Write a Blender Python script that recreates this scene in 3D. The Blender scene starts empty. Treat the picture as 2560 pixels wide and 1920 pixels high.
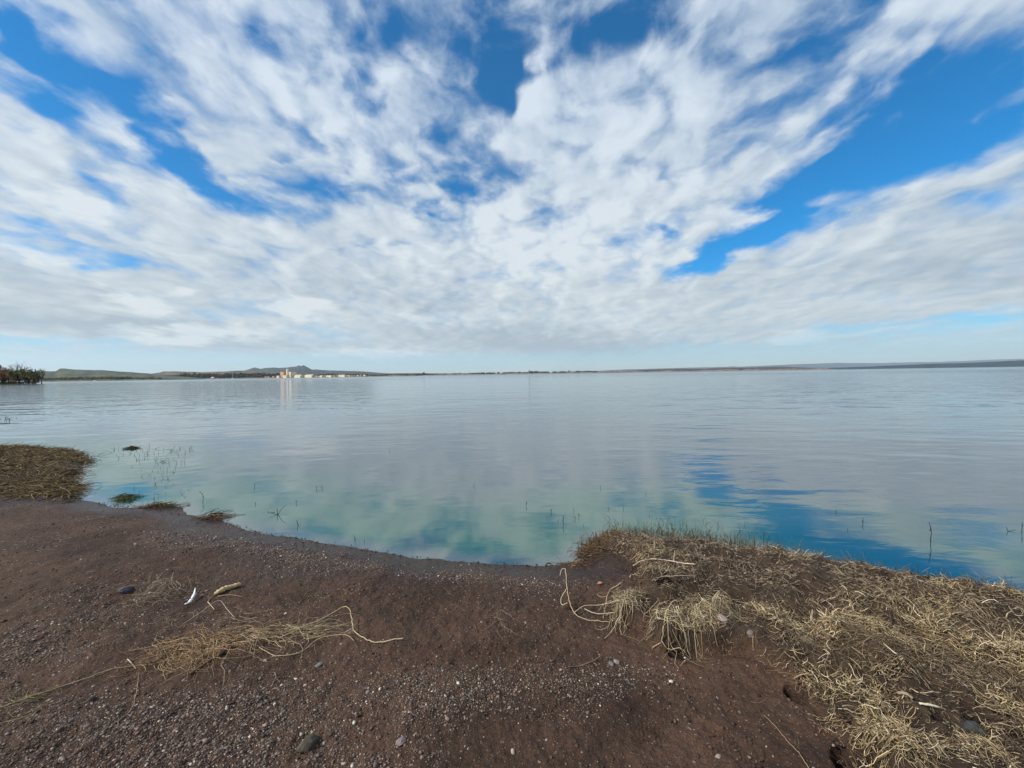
import bpy, math, random
import numpy as np
random.seed(7); rng = np.random.default_rng(7)
sc = bpy.context.scene
COL = sc.collection
rad = math.radians

# ------------------------------------------------------------------ camera
W0, H0, F0 = 2560.0, 1920.0, 961.0            # photograph's size and focal length in its pixels
CAM_H = 1.65
PITCH = math.atan(24.5 / F0); ROLL = math.atan(0.0152)
fwd = np.array([0, math.cos(PITCH), -math.sin(PITCH)])
up0 = np.array([0, math.sin(PITCH), math.cos(PITCH)])
ex = np.array([1.0, 0, 0])
RT = math.cos(ROLL) * ex - math.sin(ROLL) * up0
UP = math.sin(ROLL) * ex + math.cos(ROLL) * up0
from mathutils import Matrix
cam = bpy.data.cameras.new('camera'); camo = bpy.data.objects.new('camera', cam); COL.objects.link(camo)
cam.sensor_fit = 'HORIZONTAL'; cam.sensor_width = 36.0; cam.lens = 36.0 * F0 / W0
cam.clip_start = 0.05; cam.clip_end = 60000
m = Matrix(((RT[0], UP[0], -fwd[0], 0), (RT[1], UP[1], -fwd[1], 0), (RT[2], UP[2], -fwd[2], CAM_H), (0, 0, 0, 1)))
camo.matrix_world = m
sc.camera = camo

def ray(px, py):
    px = np.asarray(px, float); py = np.asarray(py, float)
    d = fwd * F0 + np.multiply.outer(px - W0 / 2, RT) + np.multiply.outer(H0 / 2 - py, UP)
    return d / np.linalg.norm(d, axis=-1, keepdims=True)

# ------------------------------------------------------------------ sun, sky, exposure
SUN_EL, SUN_AZ = 40.0, -112.0                 # degrees; azimuth clockwise from +Y (view direction)
sun = bpy.data.lights.new('sun', 'SUN'); sun.energy = 5.0; sun.angle = rad(0.6); sun.color = (1.0, 0.94, 0.84)
so = bpy.data.objects.new('sun', sun); COL.objects.link(so)
sd = (math.sin(rad(SUN_AZ)) * math.cos(rad(SUN_EL)), math.cos(rad(SUN_AZ)) * math.cos(rad(SUN_EL)), math.sin(rad(SUN_EL)))
from mathutils import Vector
so.rotation_euler = Vector(sd).to_track_quat('Z', 'Y').to_euler()
sc.view_settings.view_transform = 'Standard'; sc.view_settings.look = 'None'
sc.view_settings.exposure = 0.0; sc.view_settings.gamma = 1.0
sc.view_settings.use_curve_mapping = False

class NT:
    """small node builder"""
    def __init__(s, tree): s.t = tree; s.n = tree.nodes; s.l = tree.links
    def new(s, typ, **kw):
        n = s.n.new(typ)
        for k, v in kw.items(): setattr(n, k, v)
        return n
    def put(s, sock, v):
        if isinstance(v, bpy.types.NodeSocket): s.l.new(v, sock)
        elif v is not None: sock.default_value = v
    def math(s, op, a, b=None, c=None, clamp=False):
        n = s.new('ShaderNodeMath', operation=op, use_clamp=clamp)
        for i, v in enumerate((a, b, c)):
            if v is not None: s.put(n.inputs[i], v)
        return n.outputs[0]
    def vmath(s, op, a, b=None):
        n = s.new('ShaderNodeVectorMath', operation=op)
        s.put(n.inputs[0], a)
        if b is not None:
            s.put(n.inputs['Scale'] if op == 'SCALE' else n.inputs[1], b)
        return n.outputs[0]
    def comb(s, x, y, z):
        n = s.new('ShaderNodeCombineXYZ')
        for i, v in enumerate((x, y, z)): s.put(n.inputs[i], v)
        return n.outputs[0]
    def sep(s, v):
        n = s.new('ShaderNodeSeparateXYZ'); s.put(n.inputs[0], v); return n.outputs
    def noise(s, vec, scale, detail=4, rough=0.5, dist=0.0, dims='3D', out=0):
        n = s.new('ShaderNodeTexNoise', noise_dimensions=dims)
        if vec is not None: s.put(n.inputs['Vector'], vec)
        n.inputs['Scale'].default_value = scale; n.inputs['Detail'].default_value = detail
        n.inputs['Roughness'].default_value = rough; n.inputs['Distortion'].default_value = dist
        return n.outputs[out]
    def voro(s, vec, scale, out='Distance', feature='F1'):
        n = s.new('ShaderNodeTexVoronoi', feature=feature)
        s.put(n.inputs['Vector'], vec); n.inputs['Scale'].default_value = scale
        return n.outputs[out]
    def mr(s, v, a, b, c=0.0, d=1.0, smooth=False):
        n = s.new('ShaderNodeMapRange', interpolation_type='SMOOTHSTEP' if smooth else 'LINEAR')
        s.put(n.inputs[0], v)
        for i, q in enumerate((a, b, c, d)): s.put(n.inputs[i + 1], q)
        return n.outputs[0]
    def mix(s, f, a, b, blend='MIX'):
        n = s.new('ShaderNodeMix', data_type='RGBA', blend_type=blend)
        s.put(n.inputs[0], f)
        for i, v in ((6, a), (7, b)):
            if isinstance(v, (tuple, list)): v = (*v[:3], 1.0)
            s.put(n.inputs[i], v)
        return n.outputs[2]
    def mapping(s, vec, loc=(0, 0, 0), rot=(0, 0, 0), scale=(1, 1, 1), typ='POINT'):
        n = s.new('ShaderNodeMapping', vector_type=typ); s.put(n.inputs[0], vec)
        n.inputs[1].default_value = loc; n.inputs[2].default_value = rot; n.inputs[3].default_value = scale
        return n.outputs[0]
    def attr(s, name, out='Fac'):
        n = s.new('ShaderNodeAttribute', attribute_name=name); return n.outputs[out]

def azel(px, py):
    d = ray(px, py)
    return np.degrees(np.arctan2(d[..., 0], d[..., 1])), np.degrees(np.arcsin(d[..., 2]))

# openings (negative) and banks (positive) of the cloud deck: centre x, y, half width, half height, tilt, weight
SKY = [
 (1500,360,420,260,-15,.9),(1560,150,300,100,-15,.5),(650,300,260,120,25,.4),(420,120,220,80,30,.35),
 (1890,590,230,60,-28,-.7),(1745,655,170,34,-20,-.8),(230,250,160,70,38,.35),(90,60,90,50,20,.25),(2380,60,300,40,-8,.35),
 (60,100,210,150,45,-1.0),(225,190,230,130,32,-.8),(2300,40,380,60,-6,-.4),(2480,330,160,140,0,-.5),(370,285,200,80,42,-.85),(480,385,190,75,42,-1.0),(590,455,160,60,28,-.9),
 (735,515,130,50,12,-.5),(130,30,90,60,0,-.4),
 (700,80,120,70,30,-.55),(905,150,110,70,35,-.5),(950,205,100,50,30,-.5),(1000,60,130,130,0,-.9),(1215,120,170,150,0,-.95),(1120,290,90,120,10,-.5),
 (1245,240,70,80,0,-.7),(1250,5,90,50,0,-.5),(1095,150,50,150,15,.45),(1155,215,70,120,35,.3),
 (780,370,90,30,5,-.5),(1030,425,150,45,10,-.6),(1170,465,90,32,15,-.7),(1070,515,70,24,5,-.6),(780,460,180,45,10,-.6),(870,345,90,35,10,-.4),
 (1155,370,100,60,10,-.5),(480,315,140,30,35,-.2),(1020,555,60,16,3,-.45),
 (15,285,70,35,20,-.5),(245,480,60,90,-10,-.7),(40,505,60,36,0,-.5),(130,605,260,48,12,-.9),(270,650,140,36,5,-.7),(190,420,90,40,40,-.45),(560,600,120,28,8,-.45),
 (590,775,120,40,0,-.4),(110,862,330,26,0,-.9),(450,880,200,20,0,-.5),(820,845,150,40,5,-.4),(640,905,600,22,0,-.5),
 (1540,30,230,110,0,-.95),(1455,105,150,80,20,-.7),(1330,125,100,55,0,-.6),(1350,60,80,90,10,.55),(1500,95,50,40,-30,.5),(1285,270,40,55,0,-.7),(1425,325,80,38,15,-.7),(1620,190,90,45,20,-.35),
 (1850,120,180,50,-12,-.35),(1700,60,120,60,-20,-.3),
 (2420,250,520,270,-8,-1.0),(2150,370,400,200,-28,-1.0),(1975,520,360,100,-32,-1.0),(1795,625,240,60,-26,-.9),(2060,250,140,100,-30,-.5),(2300,170,360,90,-14,-.45),
 (2010,430,110,60,-25,.6),(1900,400,90,60,-20,.4),(2120,300,60,40,0,.3),
 (1372,663,55,24,0,-.5),(1673,585,75,24,5,-.6),(1850,140,260,120,-30,.35),
 (2480,795,360,50,-7,-.9),(2150,825,280,36,-5,-.7),(1750,865,500,28,-2,-.5),(2300,870,400,30,-3,-.25),
 (200,440,150,130,30,.45),(130,540,180,60,8,.5),(900,640,700,160,0,.35),(1650,700,700,100,-8,.5),(2350,620,420,90,-14,.6),(150,740,380,80,5,.6),(1350,860,500,30,0,.6),
 (700,230,420,90,27,.35),(60,270,150,60,50,.4),(430,480,260,60,38,.4),
]
SHADE = [
 (1350,862,560,50,2,-.7),(200,805,460,45,2,-.8),(650,870,420,30,2,-.5),(900,720,500,50,3,-.25),(100,720,300,60,5,-.35),(2350,650,420,90,-12,-.45),(1150,790,300,60,0,-.15),(2500,700,250,60,-8,-.3),
 (350,745,120,34,2,1.2),(745,775,100,38,3,1.1),(480,838,250,28,-3,1.2),(900,885,260,16,0,.8),(80,630,160,22,12,.6),(170,520,160,70,10,.5),(1230,790,90,36,2,.6),(1080,790,90,24,2,.5),
 (1400,640,500,180,0,.3),(1480,330,380,220,0,.15),(1970,845,130,22,-2,.9),(900,240,260,70,25,.2),(480,440,200,60,35,.3),(330,60,300,80,30,-.15),(1500,790,300,40,0,.25),
]
def build_world():
    w = bpy.data.worlds.new('World'); sc.world = w; w.use_nodes = True
    t = NT(w.node_tree); t.n.clear()
    out = t.new('ShaderNodeOutputWorld'); bg = t.new('ShaderNodeBackground')
    STR = 0.1
    bg.inputs['Strength'].default_value = STR
    t.l.new(bg.outputs[0], out.inputs[0])
    sky = t.new('ShaderNodeTexSky', sky_type='NISHITA'); sky.sun_disc = False
    sky.sun_elevation = rad(SUN_EL); sky.sun_rotation = rad(SUN_AZ)
    sky.altitude = 1900; sky.air_density = 1.0; sky.dust_density = 0.25; sky.ozone_density = 2.2
    hs = t.new('ShaderNodeHueSaturation'); hs.inputs['Hue'].default_value = 0.494; hs.inputs['Saturation'].default_value = 2.1; hs.inputs['Value'].default_value = 1.68
    t.l.new(sky.outputs[0], hs.inputs['Color'])
    d = t.new('ShaderNodeTexCoord').outputs['Generated']
    x, y, z = t.sep(t.vmath('NORMALIZE', d))
    zc = t.math('MAXIMUM', z, 0.0)
    az = t.math('MULTIPLY', t.math('ARCTAN2', x, y), 57.29578)
    el = t.math('MULTIPLY', t.math('ARCSINE', z), 57.29578)
    zz = t.math('ADD', zc, 0.20)
    P = t.comb(t.math('DIVIDE', x, zz), t.math('DIVIDE', y, zz), 0.0)
    Ps = t.mapping(P, rot=(0, 0, rad(9)), scale=(1.0, 0.80, 1.0))
    # warp
    wn = t.new('ShaderNodeTexNoise', noise_dimensions='3D'); t.l.new(Ps, wn.inputs['Vector']); wn.inputs['Scale'].default_value = 4.0; wn.inputs['Detail'].default_value = 6
    wv = t.vmath('SUBTRACT', wn.outputs['Color'], (0.5, 0.5, 0.5))
    elc = t.mr(el, 0, 25, 0.12, 1.0)
    AE = t.vmath('ADD', t.comb(az, el, 0.0), t.vmath('MULTIPLY', t.vmath('SCALE', wv, 13.0), t.comb(1.0, elc, 0.0)))
    cov = t.mr(el, 10, 40, 0.36, 0.02)
    for (cx, cy, a, b, tilt, wgt) in SKY:
        c0 = np.array(azel(cx, cy)); T = rad(tilt)
        p1 = np.array(azel(cx + a * math.cos(T), cy + a * math.sin(T))) - c0
        p2 = np.array(azel(cx - b * math.sin(T), cy + b * math.cos(T))) - c0
        r = math.atan2(p1[1], p1[0]); la = np.hypot(*p1)
        lb = abs(p1[0] * p2[1] - p1[1] * p2[0]) / la
        v = t.mapping(AE, loc=(c0[0], c0[1], 0), rot=(0, 0, r), scale=(la, lb, 1), typ='TEXTURE')
        g = t.new('ShaderNodeTexGradient', gradient_type='SPHERICAL'); t.l.new(v, g.inputs[0])
        cov = t.math('MULTIPLY_ADD', g.outputs['Fac'], wgt * (1.0 if wgt < 0 else 0.5), cov)
    Pw = t.vmath('ADD', Ps, t.vmath('SCALE', wv, 0.16))
    nA = t.noise(Pw, 4.3, 9, 0.54, 0.1)
    sx, sy = math.sin(rad(SUN_AZ)), math.cos(rad(SUN_AZ))
    nL = t.noise(Pw, 4.3, 4, 0.5, 0.1)
    nL2 = t.noise(t.vmath('ADD', Pw, (sx * 0.055, sy * 0.045, 0.0)), 4.3, 4, 0.5, 0.1)
    nB = t.noise(t.vmath('ADD', Pw, (7.0, 3.0, 1.0)), 11.0, 7, 0.6, 0.3)
    nC = t.noise(t.vmath('ADD', Ps, (3.0, 9.0, 4.0)), 1.4, 3, 0.5)
    # long soft streaks along the wind
    nS = t.noise(t.mapping(P, rot=(0, 0, rad(6)), scale=(6.0, 1.6, 1.0)), 1.0, 4, 0.5, 0.5)
    lowk = t.mr(el, 5, 22, .28, 1.0)
    val = t.math('ADD', cov, t.math('MULTIPLY', t.math('MULTIPLY', t.math('SUBTRACT', nA, 0.5), 2.7), lowk))
    val = t.math('ADD', val, t.math('MULTIPLY', t.math('SUBTRACT', nB, 0.5), t.math('ADD', t.mr(el, 5, 22, .35, .95), t.mr(el, 26, 42, 0, .55))))
    val = t.math('ADD', val, t.math('MULTIPLY', t.math('SUBTRACT', nS, 0.5), 0.18))
    vo = t.new('ShaderNodeTexVoronoi', feature='SMOOTH_F1'); t.l.new(t.vmath('ADD', Pw, t.vmath('SCALE', wv, 0.25)), vo.inputs['Vector'])
    vo.inputs['Scale'].default_value = 6.5; vo.inputs['Smoothness'].default_value = .6; vo.inputs['Detail'].default_value = 1.0
    puff = t.math('SUBTRACT', 0.72, vo.outputs['Distance'])
    val = t.math('ADD', val, t.math('MULTIPLY', puff, t.mr(el, 8, 26, .2, 1.15)))
    alpha = t.mr(val, -0.88, 0.50, 0, 1, True)
    low = t.mr(t.math('ADD', el, t.math('MULTIPLY', t.math('SUBTRACT', nB, 0.5), 2.5)), 1.8, 3.9, 0.22, 1.0, True)
    alpha = t.math('MULTIPLY', alpha, low)
    alpha = t.math('MULTIPLY', alpha, 0.97)
    relief = t.math('SUBTRACT', nL, nL2)
    shade = t.math('ADD', t.math('MULTIPLY', relief, t.mr(el, 5, 22, 1.2, 2.6)), t.math('MULTIPLY', t.math('SUBTRACT', nC, 0.5), 0.7))
    shade = t.math('ADD', shade, t.mr(el, 4, 20, .54, .57))
    shade = t.math('ADD', shade, t.math('MULTIPLY', puff, t.mr(el, 5, 24, .25, .75)))
    for (cx, cy, a, b, tilt, wgt) in SHADE:
        c0 = np.array(azel(cx, cy)); T = rad(tilt)
        p1 = np.array(azel(cx + a * math.cos(T), cy + a * math.sin(T))) - c0
        p2 = np.array(azel(cx - b * math.sin(T), cy + b * math.cos(T))) - c0
        r = math.atan2(p1[1], p1[0]); la = np.hypot(*p1)
        lb = abs(p1[0] * p2[1] - p1[1] * p2[0]) / la
        v = t.mapping(AE, loc=(c0[0], c0[1], 0), rot=(0, 0, r), scale=(la, lb, 1), typ='TEXTURE')
        g = t.new('ShaderNodeTexGradient', gradient_type='SPHERICAL'); t.l.new(v, g.inputs[0])
        shade = t.math('MULTIPLY_ADD', g.outputs['Fac'], wgt, shade)
    shade = t.math('ADD', shade, t.math('MULTIPLY', t.math('SUBTRACT', nB, 0.5), t.mr(el, 5, 22, .22, .5)), clamp=True)
    k = 1.0 / STR
    hiW = t.mix(t.mr(el, 6, 34), (.80, .855, .86), (.71, .80, .90))
    loW = t.mix(t.mr(el, 4, 34), (.43, .51, .56), (.40, .52, .67))
    cc = t.mix(shade, loW, hiW)
    cc = t.vmath('SCALE', cc, k)
    # pale band of moist air low over the lake
    hz = t.math('POWER', t.mr(el, 0.0, 15.0, 1.0, 0.0), 1.6)
    base = t.mix(t.math('MULTIPLY', hz, 0.80), hs.outputs[0], (.30 * k, .48 * k, .61 * k))
    res = t.mix(alpha, base, cc)
    t.l.new(res, bg.inputs['Color'])
    w.cycles.sampling_method = 'MANUAL'; w.cycles.sample_map_resolution = 512
build_world()

# ------------------------------------------------------------------ helpers
def tag(o, label=None, cat=None, group=None, kind=None):
    if label: o['label'] = label
    if cat: o['category'] = cat
    if group: o['group'] = group
    if kind: o['kind'] = kind
    return o

def mesh_np(name, V, Fq, mat, parent=None, smooth=True, attrs=None, colors=None):
    """V (n,3), Fq (m,k) faces all of one size (or a list of such arrays)"""
    V = np.ascontiguousarray(V, dtype=np.float32)
    if not isinstance(Fq, (list, tuple)): Fq = [Fq]
    Fq = [np.asarray(f, dtype=np.int32) for f in Fq if len(f)]
    me = bpy.data.meshes.new(name)
    nl = sum(f.size for f in Fq); nf = sum(len(f) for f in Fq)
    me.vertices.add(len(V)); me.vertices.foreach_set('co', V.ravel())
    me.loops.add(nl); me.loops.foreach_set('vertex_index', np.concatenate([f.ravel() for f in Fq]))
    me.polygons.add(nf)
    tot = np.concatenate([np.full(len(f), f.shape[1], np.int32) for f in Fq])
    st = np.concatenate([[0], np.cumsum(tot)[:-1]]).astype(np.int32)
    me.polygons.foreach_set('loop_start', st)
    me.update(calc_edges=True)
    me.polygons.foreach_set('use_smooth', np.full(nf, smooth))
    for k, a in (attrs or {}).items():
        at = me.attributes.new(k, 'FLOAT', 'POINT'); at.data.foreach_set('value', np.asarray(a, np.float32))
    if colors is not None:
        at = me.attributes.new('tint', 'FLOAT_COLOR', 'POINT')
        c = np.ones((len(V), 4), np.float32); c[:, :3] = colors
        at.data.foreach_set('color', c.ravel())
    me.validate(); me.update()
    if mat: me.materials.append(mat)
    o = bpy.data.objects.new(name, me); COL.objects.link(o)
    if parent: o.parent = parent
    return o

def empty(name, loc=(0, 0, 0), rz=0):
    o = bpy.data.objects.new(name, None); COL.objects.link(o); o.location = loc; o.rotation_euler = (0, 0, rz)
    o.empty_display_size = 0.2
    return o

def sstep(x, a, b):
    t = np.clip((x - a) / (b - a), 0, 1); return t * t * (3 - 2 * t)

_perm = rng.random((256, 256)).astype(np.float32)
def vnoise(x, y, seed=0):
    x = np.asarray(x) + seed * 17.31; y = np.asarray(y) + seed * 9.77
    xi = np.floor(x).astype(int); yi = np.floor(y).astype(int)
    fx = x - xi; fy = y - yi; fx = fx * fx * (3 - 2 * fx); fy = fy * fy * (3 - 2 * fy)
    a = _perm[xi % 256, yi % 256]; b = _perm[(xi + 1) % 256, yi % 256]
    c = _perm[xi % 256, (yi + 1) % 256]; d = _perm[(xi + 1) % 256, (yi + 1) % 256]
    return (a * (1 - fx) + b * fx) * (1 - fy) + (c * (1 - fx) + d * fx) * fy - 0.5
def fbm(x, y, o=4, seed=0, g=0.5):
    r = 0; a = 1.0; s = 0
    for i in range(o):
        c, q = math.cos(i * .7), math.sin(i * .7)
        r = r + a * vnoise((x * c - y * q) * 2 ** i, (x * q + y * c) * 2 ** i, seed + i * 3); s += a; a *= g
    return r / s * 2

def plane_pt(px, py, z=0.0):
    d = ray(px, py); t = (z - CAM_H) / np.minimum(d[..., 2], -1e-4)
    return np.stack([d[..., 0] * t, d[..., 1] * t], -1)

K = 2560 / 2212.0     # the outline below was read off a 2212 px wide view
shore_px = [(0,970),(60,968),(110,971),(150,972),(172,980),(188,990),(181,1005),(178,1018),(158,1028),(152,1034),(168,1044),(178,1050),(162,1058),(166,1068),(160,1075),(180,1081),(210,1086),
            (240,1094),(262,1096),(300,1097),(340,1093),(385,1096),(400,1112),(440,1120),(470,1116),(484,1127),(520,1139),(560,1149),(650,1165),(750,1182),(850,1197),(950,1210),(1050,1218),(1150,1221),(1205,1219),
            (1232,1212),(1245,1198),(1256,1188),(1275,1174),(1295,1162),(1320,1156),(1370,1160),(1430,1163),(1500,1168),(1560,1177),(1620,1190),(1700,1200),(1740,1207),(1800,1219),(1880,1233),(1960,1246),(2040,1259),(2120,1272),(2212,1287)]
sp = np.array(shore_px, float) * K
shore = plane_pt(sp[:, 0], sp[:, 1], 0.0)
left_ext = np.array([(-6000, 420), (-900, 380), (-520, 345), (-372, 302), (-330, 268), (-352, 247), (-300, 190), (-250, 140), (-150, 80), (-60, 28), (-25, 12)])
e = shore[-1]; dd = shore[-1] - shore[-6]; dd /= np.linalg.norm(dd)
right_ext = np.array([e + dd * 1.2, e + dd * 3 + (0.3, .1), e + dd * 8 + (2, 1), (40, -12), (300, -60), (6000, -500)])
line = np.vstack([left_ext, shore, right_ext])
poly = np.vstack([line, [(6000, -6000), (-6000, -6000)]])

def seg_dist(x, y, pl):
    best = np.full(x.shape, 1e18)
    for i in range(len(pl) - 1):
        a = pl[i]; b = pl[i + 1]; ab = b - a
        t = np.clip(((x - a[0]) * ab[0] + (y - a[1]) * ab[1]) / (ab @ ab), 0, 1)
        best = np.minimum(best, (x - a[0] - t * ab[0]) ** 2 + (y - a[1] - t * ab[1]) ** 2)
    return np.sqrt(best)
def inside(x, y, pg):
    r = np.zeros(x.shape, bool)
    n = len(pg)
    for i in range(n):
        a = pg[i]; b = pg[(i + 1) % n]
        c = ((a[1] > y) != (b[1] > y))
        with np.errstate(divide='ignore', invalid='ignore'):
            xi = (b[0] - a[0]) * (y - a[1]) / (b[1] - a[1] + 1e-30) + a[0]
        r ^= c & (x < xi)
    return r
def sdist(x, y):
    wob = fbm(x * 3.0, y * 3.0, 3, 41) * 0.05 + fbm(x * 12, y * 12, 3, 45) * 0.018
    d = seg_dist(x, y, line); return np.where(inside(x, y, poly), d, -d) + wob * np.clip(1.5 - d * 0.2, 0, 1)

def zrow(py):      # rough height of the ground seen at a row of the 2212 view
    return .05 + np.clip((np.asarray(py, float) - 1200) / 460, -.1, 1.3) * .24
def px_poly(pts, z=None):
    p = np.array(pts, float); zz = zrow(p[:, 1]) if z is None else np.full(len(p), z); p = p * K
    return np.array([plane_pt(a, b, c) for a, b, c in zip(p[:, 0], p[:, 1], zz)])
mat_R = px_poly([(1236,1206),(1300,1158),(1420,1158),(1560,1172),(1700,1194),(1900,1232),(2060,1262),(2260,1296),(2500,1345),(2700,1500),(2600,1750),(1900,1760),(1868,1659),(1830,1590),(1770,1520),(1700,1466),(1600,1418),(1500,1412),(1420,1405),(1400,1360),(1340,1350),(1310,1335),(1350,1310),(1390,1290),(1380,1240),(1350,1200),(1300,1180),(1262,1200),(1245,1214)])
mat_L = px_poly([(-300,960),(0,966),(150,969),(190,990),(178,1018),(150,1034),(180,1050),(165,1078),(110,1080),(40,1078),(-60,1072),(-300,1060)], .05)

def matmask(x, y, pg, soft):
    d = seg_dist(x, y, np.vstack([pg, pg[:1]])); return np.where(inside(x, y, pg), d, -d)

def height(x, y, fine=True, parts=False):
    x = np.asarray(x, float); y = np.asarray(y, float)
    s = sdist(x, y)
    r = np.hypot(x, y)
    h = np.where(s > 0, 0.085 * (1 - np.exp(-s / 0.9)) + 0.055 * np.minimum(s, 3.0) + 0.02 * np.clip(s - 3, 0, 60), np.maximum(s * 0.16, -1.8))
    inl = sstep(s, 0.0, 0.6)
    h = h + inl * (fbm(x * 0.9, y * 0.9, 3, 3) * 0.045 + fbm(x * 3.1, y * 3.1, 3, 5) * 0.016)
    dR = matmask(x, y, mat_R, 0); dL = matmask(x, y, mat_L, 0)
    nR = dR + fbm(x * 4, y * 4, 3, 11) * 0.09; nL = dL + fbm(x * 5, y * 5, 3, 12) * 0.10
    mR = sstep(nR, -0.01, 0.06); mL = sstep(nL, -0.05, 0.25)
    near = np.clip(1.2 - (y - 1.5) * 0.28, .35, 1.1)
    h = h + mR * (0.035 + 0.05 * near + np.clip(fbm(x * 5.5, y * 5.5, 3, 21), -.7, 1) * 0.10 * near) * sstep(s, 0.01, 0.22)
    h = h + mL * (0.045 + fbm(x * 4, y * 4, 3, 22) * 0.05) * sstep(s, -.01, 0.15)
    # foreground: trampled hollows and a small scour next to the mat
    if fine:
        f = np.clip(2.2 - r / 3.0, 0, 1) * inl
        h = h + f * (fbm(x * 8, y * 8, 3, 31) * 0.013 + fbm(x * 26, y * 26, 3, 33) * 0.011)
    if parts: return h, s, mR, mL, nR, nL
    return h

def ground_pt(px, py, lift=0.0, flat=False):
    """world points on the ground where the photo's pixels look"""
    px = np.atleast_1d(np.asarray(px, float)); py = np.atleast_1d(np.asarray(py, float))
    z = np.full(px.shape, 0.12)
    for _ in range(7):
        p = np.array([plane_pt(a, b, c) for a, b, c in zip(px, py, z)])
        z = 0.5 * z + 0.5 * np.maximum(height(p[:, 0], p[:, 1]), 0)
    return np.column_stack([p, z + lift])

def g2(pts, lift=0.0):
    p = np.array(pts, float) * K; return ground_pt(p[:, 0], p[:, 1], lift)

# density blobs on the ground, read as ellipses in the 2212 view and laid on the ground plane
def blob_field(x, y, blobs):
    r = np.zeros(np.shape(x))
    for (cx, cy, a, b, tilt, w) in blobs:
        T = rad(tilt); z_ = float(zrow(cy)); c = plane_pt(cx * K, cy * K, z_)
        p1 = plane_pt((cx + a * math.cos(T)) * K, (cy + a * math.sin(T)) * K, z_) - c
        p2 = plane_pt((cx - b * math.sin(T)) * K, (cy + b * math.cos(T)) * K, z_) - c
        M = np.linalg.inv(np.array([p1, p2]).T)
        u = M[0, 0] * (x - c[0]) + M[0, 1] * (y - c[1]); v = M[1, 0] * (x - c[0]) + M[1, 1] * (y - c[1])
        r = r + w * np.exp(-1.2 * (u * u + v * v))
    return r
GRAVEL = [(150,1560,420,170,8,.9),(560,1530,330,110,0,.75),(250,1330,260,60,5,.25),(560,1185,200,22,8,.8),(850,1230,300,20,6,.7),(420,1170,160,25,5,.7),
          (80,1400,180,60,10,.6),(950,1480,220,60,3,.75),(1250,1450,260,50,4,.4),(760,1620,170,60,0,.55),(1300,1580,250,70,0,-.5),(1420,1360,60,20,0,-.2),(1000,1390,160,40,0,-.5),(1300,1290,140,40,0,-.6),
          (1500,1560,250,80,20,-.3),(1700,1600,200,80,20,-.6),(1120,1440,120,20,0,.2),(250,1250,200,40,0,-.3),(2000,1590,130,60,20,.6),(1150,1250,200,15,4,.4),(100,1650,400,80,0,.5),(420,1560,200,100,0,.3),(1850,1250,300,30,10,.25)]
def gravel_amt(x, y):
    return np.clip(0.02 + blob_field(x, y, GRAVEL) + fbm(x * 2.2, y * 2.2, 5, 61, .65) * 0.75, 0, 1)

# ------------------------------------------------------------------ materials
def new_mat(name):
    m = bpy.data.materials.new(name); m.use_nodes = True; t = NT(m.node_tree); t.n.clear()
    out = t.new('ShaderNodeOutputMaterial'); b = t.new('ShaderNodeBsdfPrincipled'); t.l.new(b.outputs[0], out.inputs[0])
    return m, t, b, out
def simple_mat(name, col, rough=0.8, var=0.25, scale=8.0, col2=None, bump=0.0, bscale=40, use_tint=False, spec=0.3):
    m, t, b, out = new_mat(name)
    co = t.new('ShaderNodeTexCoord').outputs['Object']
    n = t.noise(co, scale, 4, 0.6)
    c2 = col2 or tuple(c * (1 - var) for c in col)
    c1 = tuple(min(1, c * (1 + var)) for c in col)
    c = t.mix(t.mr(n, .3, .7), c2, c1)
    if use_tint: c = t.mix(1.0, c, t.attr('tint', 'Color'), 'MULTIPLY')
    t.put(b.inputs['Base Color'], c); b.inputs['Roughness'].default_value = rough
    b.inputs['Specular IOR Level'].default_value = spec
    if bump:
        bp = t.new('ShaderNodeBump'); bp.inputs['Strength'].default_value = bump; bp.inputs['Distance'].default_value = 0.01
        t.put(bp.inputs['Height'], t.noise(co, bscale, 4, 0.6)); t.l.new(bp.outputs[0], b.inputs['Normal'])
    return m

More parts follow.
